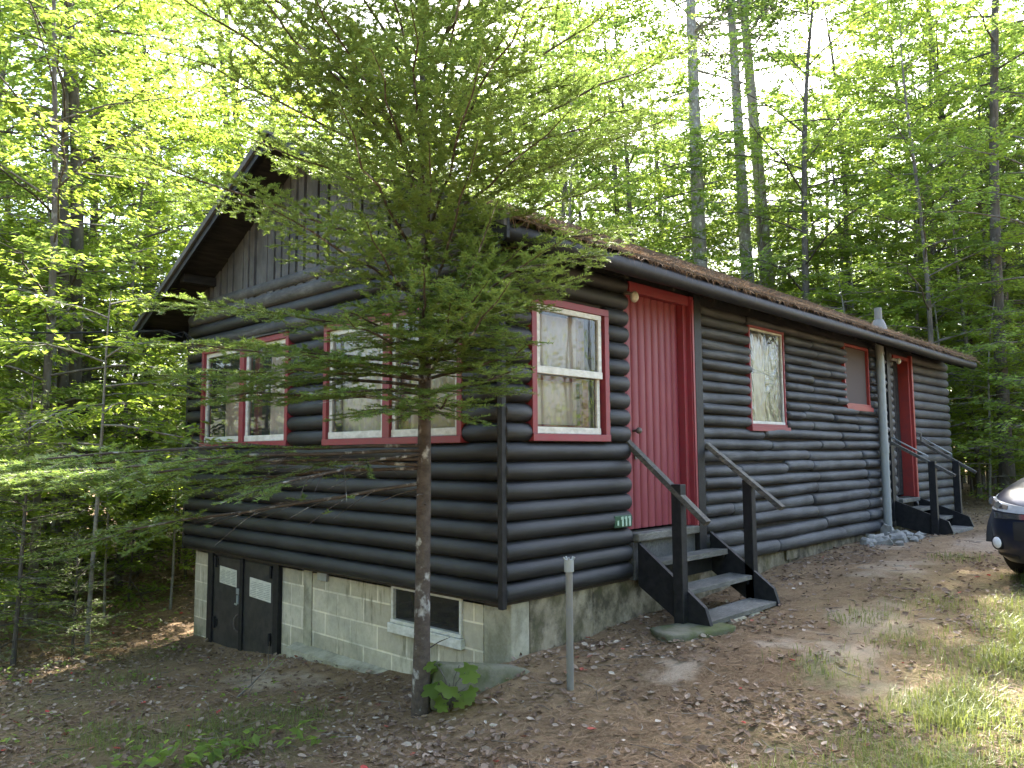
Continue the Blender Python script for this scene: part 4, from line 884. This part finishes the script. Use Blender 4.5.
sow(10, 17, 30, 860, 1060, 1.6, ['hm0', 'hm1', 'hm1'], 'hemlock_tree', 'dark needle tree at the end of the drive beyond the cabin', 'tree', 'needle trees at the end of the drive')
sow(44, 8.0, 20, -60, 260, .9, ['sh0', 'sh1', 'sh2'], 'sapling', 'thin leafy sapling in the undergrowth left of the cabin', 'sapling', 'saplings left of the cabin', .8, 1.3)
sow(44, 15, 28, 850, 1080, .9, ['sh0', 'sh1', 'sh2'], 'sapling', 'leafy sapling in the undergrowth beyond the drive', 'sapling', 'saplings beyond the drive', .8, 1.3)
for u, d, k, lab in ((560, 19, 'hw0', 'leafy tree rising straight behind the roof ridge, left of the bare pines'), (625, 21, 'hw2', 'taller leafy tree close left of the bare pine trunks'), (665, 26, 'hw2', 'leafy tree farther back, filling the gap beside the bare pine trunks'), (590, 27, 'hw2', 'leafy tree far behind the roof ridge with a thin crown')):
    x, y = polar(u, d); plant(k, 'leafy_tree', x, y, 1.1, lab, 'tree', None, u*.01)
# trees round the open yard that the camera stands in (they are what the windows mirror)
def ring(n, a0, a1, r0, r1, kinds, label, group):
    c = 0; tr = 0
    while c < n and tr < n*40:
        tr += 1; a = R(rf.uniform(a0, a1)); r = rf.uniform(r0, r1); x, y = -2+r*math.cos(a), -3+r*math.sin(a)
        if not free(x, y, 1.5): continue
        spots.append((x, y)); c += 1; plant(kinds[rf.integers(len(kinds))], 'leafy_tree', x, y, rf.uniform(.8, 1.1), label, 'tree', group)
ring(64, 120, 310, 10, 24, ['hw0', 'hw1', 'hw2', 'hw3', 'sh2'], 'leafy tree across the yard, facing the cabin windows', 'trees across the yard')

# the far wood closes the view as one mass
mb = MB(); fo = Fol(); n = 130000; a = rng.uniform(0, 2*math.pi, n); inv = (a > YAW-1.1) & (a < YAW+1.1)
r = rng.uniform(42, 62, n); hz = rng.beta(1.3, 1.7, n)*11; P = np.stack([r*np.cos(a), r*np.sin(a), hz-.8], 1)
cl = noise2(P[:, 0]+P[:, 2], P[:, 1]-P[:, 2]*1.4, 2.2, 4) > -.25-.3*(hz < 5); P = P[cl]; n = len(P)
fo.add(P, rng.normal(0, 1, (n, 3)), rng.normal(0, .6, (n, 3))+[0, 0, 1], rng.uniform(.18, .42, n)); fo.mesh(mb, LEAF)
for i in range(260):
    a = i/260*6.283+rng.normal(0, .01); r = rng.uniform(38, 60); q = np.array([r*math.cos(a), r*math.sin(a), -1]); mb.tube(np.array([q, q+[rng.normal(0, .3), rng.normal(0, .3), 7], q+[rng.normal(0, .5), rng.normal(0, .5), 14]]), [.16, .12, .04], 5, 1, caps=False)
fw = mb.build('far_wood', [M_leaf, M_barkd]); tag(fw, 'far mass of leafy forest closing the view behind the nearer trees', 'forest', kind='stuff')

# ------------------------------------------------------------------ near saplings and small plants
P_('fs0', fir(151, 2.9, .022, .25, .85, .20, 5, .055, .28, .06, .11, .007, .03, NEED, .15, .0, .7, None, .05, .85), M_barkd, M_fir)
P_('fs1', fir(152, 1.3, .014, .12, .50, .15, 5, .05, .22, .055, .10, .007, .028, NEED, .12, .1, .7, None, .05, .85), M_barkd, M_fir)
plant('fs0', 'fir_sapling', -1.70, 5.2, 1.0, 'feathery young fir at the left edge of the clearing, taller of the two', 'sapling', None, .4)
plant('fs1', 'fir_sapling', -1.15, 5.2, 1.0, 'low young fir beside the taller one at the left edge of the clearing', 'sapling', None, 1.4)
P_('bs0', hardwood(161, 3.9, .02, .42, 1.25, .115, 13, 8, 16, .05, .22, .2), M_barkb, M_leafy)
P_('bs1', hardwood(162, 2.3, .014, .45, .95, .11, 8, 7, 15, .06, .22, .2), M_barkb, M_leafy)
x, y = polar(96, 9.6); plant('bs0', 'beech_sapling', x, y, 1.0, 'young beech with layered bright leaves on a thin white stem left of the cabin', 'sapling', None, 2.0)
x, y = polar(176, 11.8); plant('bs1', 'beech_sapling', x, y, 1.0, 'small beech with yellow sunlit leaves beside the left corner of the cabin', 'sapling', None, .5)
x, y = polar(112, 11.5); plant('bs1', 'beech_sapling', x, y, .95, 'thin young beech with a pale stem on the leafy slope beyond the basement doors', 'sapling', None, 3.5)
# lobed maple seedling by the fir trunk
th = np.linspace(0, 2*math.pi, 40, endpoint=False)
def maple_leaf():
    a = np.linspace(-math.pi, math.pi, 41)[:-1]; r = .36+.22*np.abs(np.cos(a*2.5))**1.2+.05*np.abs(np.sin(a*11)); r *= np.where(np.abs(a) > 2.6, .55, 1.0)
    V = np.stack([.45+r*np.cos(a), r*np.sin(a)*1.05, -.10*(r**2)], 1); V = np.vstack([[[.42, 0, .03]], V]); n = 40
    return V, np.array([[0, 1+i, 1+(i+1) % n] for i in range(n)])
ML = maple_leaf()
ms = empty('maple_seedling', (-.56, -.08, g1(-.56, -.08))); tag(ms, 'small maple seedling with lobed yellow green leaves at the foot of the fir trunk', 'seedling')
mb = MB(); lf = MB(); P = []; D = []; N = []
for i in range(16):
    a = rng.uniform(0, 6.28); h = rng.uniform(.06, .30); r = rng.uniform(.04, .15); e = np.array([r*math.cos(a), r*math.sin(a), h]); mb.tube(np.array([[0, 0, 0], e*[.4, .4, .7], e]), .003, 4)
    P.append(e); D.append([math.cos(a), math.sin(a), -.35]); N.append(np.array([-.35, -.35, .9])+rng.normal(0, .3, 3))
lf.add(*bake(ML[0], ML[1], np.array(P), np.array(D), np.array(N), rng.uniform(.07, .14, 16)), 0)
mb.build('stem', M_barkd, ms); lf.build('leaves', M_leaf, ms)
# low plants: clumps of small leaves on the floor of the clearing
fo = Fol()
for cx, cy_, n, rr, sz in ((-1.85, .75, 60, .20, .075), (-1.62, .62, 40, .14, .07), (-1.35, .42, 36, .16, .065), (-2.05, 1.1, 30, .2, .06), (-.95, 1.9, 40, .3, .04), (-.6, 2.7, 60, .25, .035), (-1.3, 3.3, 50, .4, .04), (-1.7, 4.4, 70, .4, .05), (-.4, 4.6, 60, .3, .04), (-.2, 6.3, 90, .5, .07), (.2, 7.6, 120, .6, .08), (-1.0, 7.0, 120, .6, .08), (-2.2, 2.2, 40, .4, .05), (-1.0, 1.2, 30, .3, .035), (1.0, 8.8, 120, .7, .08)):
    P = np.stack([rng.normal(cx, rr*.6, n), rng.normal(cy_, rr*.6, n), np.zeros(n)], 1); P[:, 2] = gz(P[:, 0], P[:, 1])+rng.uniform(.01, .13, n)
    a = rng.uniform(0, 6.28, n); fo.add(P, np.stack([np.cos(a), np.sin(a), rng.normal(-.1, .3, n)], 1), rng.normal(0, .35, (n, 3))+[0, 0, 1], sz*rng.uniform(.6, 1.3, n))
mb = MB(); fo.mesh(mb, LEAF); o = mb.build('low_plants', M_leaf); tag(o, 'low green leafy plants scattered over the clearing left of the cabin', 'ground cover', kind='stuff')

# ------------------------------------------------------------------ grass
def blades(n, sel, l0, l1, wd, lean=.8):
    P = sel(n); n = len(P); a = rng.uniform(0, 6.28, n); h = rng.uniform(l0, l1, n); D = np.stack([np.cos(a), np.sin(a), 0*a], 1); S = np.stack([-np.sin(a), np.cos(a), 0*a], 1)
    le = np.abs(rng.normal(lean, .35, n))[:, None]; z = np.array([0, 0, 1.0]); h = h[:, None]; w_ = wd*rng.uniform(.6, 1.3, n)[:, None]
    p1 = P+z*h*.55+D*h*le*.22; p2 = P+z*h*np.clip(1-le*.35, .25, 1)+D*h*le*.85
    V = np.stack([P-S*w_, P+S*w_, p1-S*w_*.8, p1+S*w_*.8, p2], 1).reshape(-1, 3); k = np.arange(n)[:, None]*5
    return V, k+np.array([[0, 1, 3]]), k+np.array([[0, 3, 2]]), k+np.array([[2, 3, 4]])
def grass_sel(n):
    x = rng.uniform(-1.2, 7.0, n); y = rng.uniform(-4.6, -1.75, n); edge = -2.12+.16*noise2(x, y, .5, 3)+.10*np.clip(x-2.2, -2, 2)*-.2
    k = np.clip((edge-y)/.45, 0, 1)*np.clip(.62+.75*noise2(x, y, .35, 6), .05, 1)*np.clip((x+1.0)/.7, 0, 1)
    m_ = rng.random(n) < k; x, y = x[m_], y[m_]; return np.stack([x, y, gz(x, y)-.005], 1)
def tuft_sel(n):
    c = grass_sel(500)[:46]; i = rng.integers(0, len(c), n); P = c[i]+rng.normal(0, .07, (n, 3))*[1, 1, 0]; P[:, 2] = gz(P[:, 0], P[:, 1])-.005; return P
mb = MB()
for args in ((110000, grass_sel, .04, .15, .0019), (7000, tuft_sel, .08, .22, .0022)):
    V, *fs = blades(*args); mb.add(V, np.vstack(fs), 0)
def sparse(n):
    c = np.array([(1.25, -1.75), (2.0, -2.0), (3.2, -1.9), (-1.3, 1.4), (-1.6, 1.3), (-1.0, 1.0), (-1.9, 2.0), (-1.2, 3.6), (5.6, -1.5), (2.6, -1.55), (-2.0, 1.6), (-1.5, .8)]); i = rng.integers(0, len(c), n)
    P = np.zeros((n, 3)); P[:, :2] = c[i]+rng.normal(0, .16, (n, 2)); P[:, 2] = gz(P[:, 0], P[:, 1]); return P
V, *fs = blades(3200, sparse, .03, .10, .002); mb.add(V, np.vstack(fs), 0)
o = mb.build('grass', M_grass); tag(o, 'thin yellow green grass growing along the right side of the drive', 'grass', kind='stuff')

# ------------------------------------------------------------------ litter of leaves, needles and twigs
def scatter(n, dmax, pw=1.0, umin=-120, umax=1150):
    d = 1.9+(dmax-1.9)*rng.random(n)**pw; a = YAW-np.arctan((rng.uniform(umin, umax, n)-512)/FPX); x = CAM[0]+d*np.cos(a); y = CAM[1]+d*np.sin(a)
    m_ = ~((x > .02) & (x < 11.2) & (y > .0) & (y < 5.3)); return x[m_], y[m_]
CURL = (np.array([[0, 0, .02], [.38, 0, -.02], [.72, 0, .01], [1, .03, .14], [.28, -.27, .10], [.70, -.24, .17], [.30, .25, .13], [.68, .27, .07]]), np.array([[0, 1, 4], [1, 5, 4], [1, 2, 5], [2, 3, 5], [0, 6, 1], [1, 6, 7], [1, 7, 2], [2, 7, 3]]))
x, y = scatter(110000, 24, 1.5); dw = np.where(x > 0, np.abs(y), np.hypot(x, np.minimum(0, y)))
s1, m1 = soil(x, y)
k = .16+.55*np.clip(noise2(x, y, .45, 2), 0, 1)+.45*np.clip(1-np.abs(dw-.25)/.6, 0, 1)*(x > -.6)+.35*(y > 4)+.2*(x < -.6); k *= 1-.75*s1
m_ = rng.random(len(x)) < np.clip(k, 0, .9); x, y = x[m_], y[m_]; n = len(x); a = rng.uniform(0, 6.28, n)
P = np.stack([x, y, gz(x, y)+rng.uniform(.002, .022, n)], 1)
mb = MB(); mb.add(*bake(*CURL, P, np.stack([np.cos(a), np.sin(a), rng.normal(0, .22, n)], 1), rng.normal(0, .38, (n, 3))+[0, 0, 1], rng.uniform(.018, .062, n)), 0)
o = mb.build('leaf_litter', M_litter); tag(o, 'dry brown and pale fallen leaves strewn over the forest floor', 'leaf litter', kind='stuff')
x, y = scatter(130000, 12, 1.5); s1, m1 = soil(x, y); m_ = rng.random(len(x)) < (.9-.75*s1); x, y = x[m_], y[m_]; n = len(x); a = rng.uniform(0, 6.28, n)
tv = np.array([[-.5, -.012, 0], [-.5, .012, 0], [.5, .012, .02], [.5, -.012, .02]]); tf = np.array([[0, 3, 2, 1]])
mb = MB(); mb.add(*bake(tv, tf, np.stack([x, y, gz(x, y)+rng.uniform(.002, .012, n)], 1), np.stack([np.cos(a), np.sin(a), rng.normal(0, .12, n)], 1), rng.normal(0, .3, (n, 3))+[0, 0, 1], rng.uniform(.05, .12, n)), 0)
o = mb.build('needle_litter', M_needle); tag(o, 'brown pine needles matted over the soil of the yard', 'needle litter', kind='stuff')
mb = MB(); x, y = scatter(700, 13, 1.3); z = gz(x, y)
for i in range(len(x)):
    a = rng.uniform(0, 6.28); l = rng.uniform(.06, .28); d = np.array([math.cos(a), math.sin(a), rng.normal(0, .05)])*l; b = np.array([x[i], y[i], z[i]+.008]); mb.tube(np.array([b-d/2, b+rng.normal(0, .012, 3)*[1, 1, .3], b+d/2]), [.002, .003, .0015], 4)
o = mb.build('twig_litter', M_twig); tag(o, 'small broken twigs scattered over the yard', 'twigs', kind='stuff')
def stick(pts, r, label):
    pts = np.array(pts, float); pts[:, 2] += gz(pts[:, 0], pts[:, 1]); b = pts[0].copy(); mb = MB(); mb.tube(pts-b, np.linspace(r, r*.4, len(pts)), 6)
    for k in range(1, len(pts)-1):
        e = pts[k]-b; mb.tube(np.array([e, e+rng.normal(0, .12, 3)+[0, 0, .05], e+rng.normal(0, .2, 3)+[0, 0, .08]]), [r*.5, r*.35, r*.2], 4)
    o = mb.build('fallen_branch', M_twig); o.location = b; tag(o, label, 'branch')
stick([(-.95, 2.0, .02), (-.80, 2.06, .06), (-.66, 2.05, .16), (-.60, 2.02, .24)], .009, 'crooked dead branch propped up on the ground before the basement doors')
stick([(.2, 9.4, .05), (.7, 9.7, .12), (1.2, 10.0, .10), (1.9, 10.5, .2)], .03, 'long fallen branch on the leaf covered slope left of the cabin')
stick([(.4, 8.2, .04), (.8, 8.3, .05), (1.5, 8.5, .05)], .025, 'short fallen branch lying nearer to the left corner of the cabin')
stick([(-.4, 10.4, .03), (.4, 10.9, .2), (.9, 11.6, .35)], .035, 'fallen branch leaning up among the saplings left of the cabin')
# dark old stumps in the wood left of the cabin
for u, d, lab in ((50, 13.2, 'dark rotten stump in the wood at the left, bigger one'), (66, 13.6, 'dark rotten stump in the wood at the left, smaller one')):
    x, y = polar(u, d); o = lump(.24 if u == 50 else .18, .2, .55, u, 10, M_barkd, 'tree_stump', .1, .5); o.location = (x, y, g1(x, y)+.3); tag(o, lab, 'stump')

# ------------------------------------------------------------------ parked car at the right edge
car = empty('parked_car', (5.89, -3.33, g1(5.2, -2.7)), R(163)); tag(car, 'dark car parked nose towards us at the right edge of the drive', 'car')
#        z     front  rear  half width
CL = np.array([(.19, 2.00, -2.02, .80), (.24, 2.06, -2.08, .85), (.34, 2.11, -2.12, .875), (.50, 2.12, -2.13, .885), (.64, 2.10, -2.12, .885), (.74, 2.05, -2.10, .88), (.82, 1.90, -2.08, .87), (.90, 1.62, -2.06, .865), (.98, 1.30, -2.05, .86),
  (1.04, 1.06, -2.04, .84), (1.07, .98, -2.03, .80), (1.25, .66, -1.97, .74), (1.42, .36, -1.88, .68), (1.52, .12, -1.78, .62), (1.58, -.12, -1.62, .52), (1.605, -.40, -1.35, .36)])
def csurf(z, th, off=0.0, ex=4.2):
    f, r, w_ = (np.interp(z, CL[:, 0], CL[:, i]) for i in (1, 2, 3)); c, s_ = np.cos(th), np.sin(th)
    return np.stack([(f+r)/2+((f-r)/2+off)*np.sign(c)*np.abs(c)**(2/ex), (w_+off)*np.sign(s_)*np.abs(s_)**(2/ex), z+0*th], -1)
def cpatch(name, mat, t0, t1, z0, z1, off, parent=car, nt_=12, nz=5, z1b=None, z0b=None, thick=.012):
    t = np.linspace(t0, t1, nt_); k = np.linspace(0, 1, nz); rows = []; f = (t-t0)/(t1-t0); za = z0+((z0b if z0b is not None else z0)-z0)*f; zb = z1+((z1b if z1b is not None else z1)-z1)*f
    V = np.stack([csurf(za+(zb-za)*q, t, off) for q in k]); V2 = np.stack([csurf(za+(zb-za)*q, t, off-thick) for q in k]); n1 = nz*nt_
    i = np.arange(nz-1)[:, None]*nt_+np.arange(nt_-1)[None]; F = np.stack([i, i+1, i+nt_+1, i+nt_], -1).reshape(-1, 4)
    mb = MB(); mb.add(V.reshape(-1, 3), F, 0, True)
    b = [*range(nt_), *[r_*nt_+nt_-1 for r_ in range(1, nz)], *[(nz-1)*nt_+c for c in range(nt_-2, -1, -1)], *[r_*nt_ for r_ in range(nz-2, 0, -1)]]
    VV = np.vstack([V.reshape(-1, 3)[b], V2.reshape(-1, 3)[b]]); nb_ = len(b); mb.add(VV, [[j, (j+1) % nb_, nb_+(j+1) % nb_, nb_+j] for j in range(nb_)], 0)
    return mb.build(name, mat, parent)
t = np.linspace(0, 2*math.pi, 96, endpoint=False); V = np.stack([csurf(z, t) for z in CL[:, 0]]); nr_, nc = len(CL), 96
i = (np.arange(nr_-1)[:, None]*nc); j = np.arange(nc)[None]; k = (np.arange(nc)+1)[None] % nc
mb = MB(); mb.add(V.reshape(-1, 3), np.stack([i+j, i+k, i+nc+k, i+nc+j], -1).reshape(-1, 4), 0, True); mb.addpoly(V[-1]); mb.addpoly(V[0][::-1]); mb.build('body', M_carp, car)
def thx(y, z, ex=4.2):
    w_ = np.interp(z, CL[:, 0], CL[:, 3]); return math.asin(np.sign(y)*(abs(y)/w_)**(ex/2))
for sg in (-1, 1):
    hl = cpatch('headlight', M_lens2, thx(sg*.30, .7), sg*1.10, .63, .69, .008, z0b=.68, z1b=.815)
    cpatch('lamp_insert', M_carb, thx(sg*.46, .7), sg*1.0, .66, .695, .011, hl, 8, 3, z1b=.78, z0b=.70, thick=.004)
    for yy, zz in ((.56, .69), (.72, .72)):
        c0 = csurf(np.array(zz), np.array(thx(sg*yy, zz)), .012); dn0 = nrm(np.array([1, sg*.3, .1])); mb = MB(); mb.tube(np.array([c0-dn0*.012, c0+dn0*.006]), .036, 16); mb.build('lamp_bowl', M_lampin, hl)
    cpatch('chrome_strip', M_chrome, thx(sg*.20, .6), thx(sg*.62, .6), .585, .625, .008, z0b=.575, z1b=.63)
    cpatch('bumper_crease', M_carb, thx(sg*.40, .3), sg*1.2, .235, .262, .006)
    c = csurf(np.array(.36), np.array(thx(sg*.58, .36)), .0); mb = MB(); dn = nrm(np.array([1, sg*.35, 0])); mb.tube(np.array([c-dn*.03, c+dn*.02]), .062, 18); fg = mb.build('fog_light', M_carb, car)
    tt = np.linspace(0, 1.4, 6); mb = MB(); mb.tube(c+dn*(.012+.022*np.sin(tt))[:, None], .054*np.cos(tt)+.001, 18); mb.build('fog_lens', M_lens, fg)
    cpatch('side_window', M_cglass, sg*1.02, sg*2.35, 1.09, 1.44, .004)
    cpatch('tail_light', simple('tail_lamp_red', (.25, .01, .01), .15) if sg < 0 else MATS['tail_lamp_red'], sg*2.25, sg*2.75, .78, 1.02, .008)
    m0 = np.array([.55, sg*.90, 1.05]); mm = lump(.07, .10, .075, 61, 8, M_carp, 'mirror', .03, .6); mm.parent = car; mm.location = m0
    for xw in (1.28, -1.32):
        mb = MB(); a = np.linspace(0, math.pi, 19); cx, cz = xw, .32; V = []
        for yy in (sg*.80, sg*.893):
            for rr in (.345, .385): V.append(np.stack([cx+rr*np.cos(a), 0*a+yy, cz+rr*np.sin(a)], 1))
        V = np.concatenate(V); q = np.arange(18)[:, None]; F = np.vstack([q+np.array([[38, 39, 58, 57]]), q+np.array([[19, 20, 58, 57]]), q+np.array([[0, 1, 39, 38]])]); mb.add(V, F, 0, True); mb.build('wheel_arch', M_carb, car)
        cw = empty('wheel', (xw, sg*.72, .315)); cw.parent = car; t2 = np.linspace(0, 2*math.pi, 40, endpoint=False)
        prof = [(-.10, .20), (-.105, .28), (-.08, .312), (0, .316), (.08, .312), (.105, .28), (.10, .20)]; V = np.stack([np.stack([r_*np.cos(t2), 0*t2+y_, r_*np.sin(t2)], 1) for y_, r_ in prof]); ni = len(prof)
        i = (np.arange(ni-1)[:, None]*40); j = np.arange(40)[None]; k = (np.arange(40)+1)[None] % 40
        mb = MB(); mb.add(V.reshape(-1, 3), np.stack([i+j, i+k, i+40+k, i+40+j], -1).reshape(-1, 4), 0, True); mb.build('tyre', M_tyre, cw)
        mb = MB(); mb.tube(np.array([[0, sg*.04, 0], [0, sg*.085, 0]]), .06, 16)
        for q in range(5): an = q*1.2566; mb.bar((0.05*math.cos(an), sg*.075, .05*math.sin(an)), (.198*math.cos(an), sg*.07, .198*math.sin(an)), .05, .02, up=(0, 1, 0))
        mb.build('rim', M_rim, cw)
cpatch('grille', M_carb, thx(-.40, .5), thx(.40, .5), .40, .56, .006, nt_=20)
cpatch('windscreen', M_cglass, thx(-.62, 1.07), thx(.62, 1.07), 1.085, 1.47, .004, nt_=20, nz=8)
cpatch('rear_window', M_cglass, math.pi-.9, math.pi+.9, 1.12, 1.42, .004)
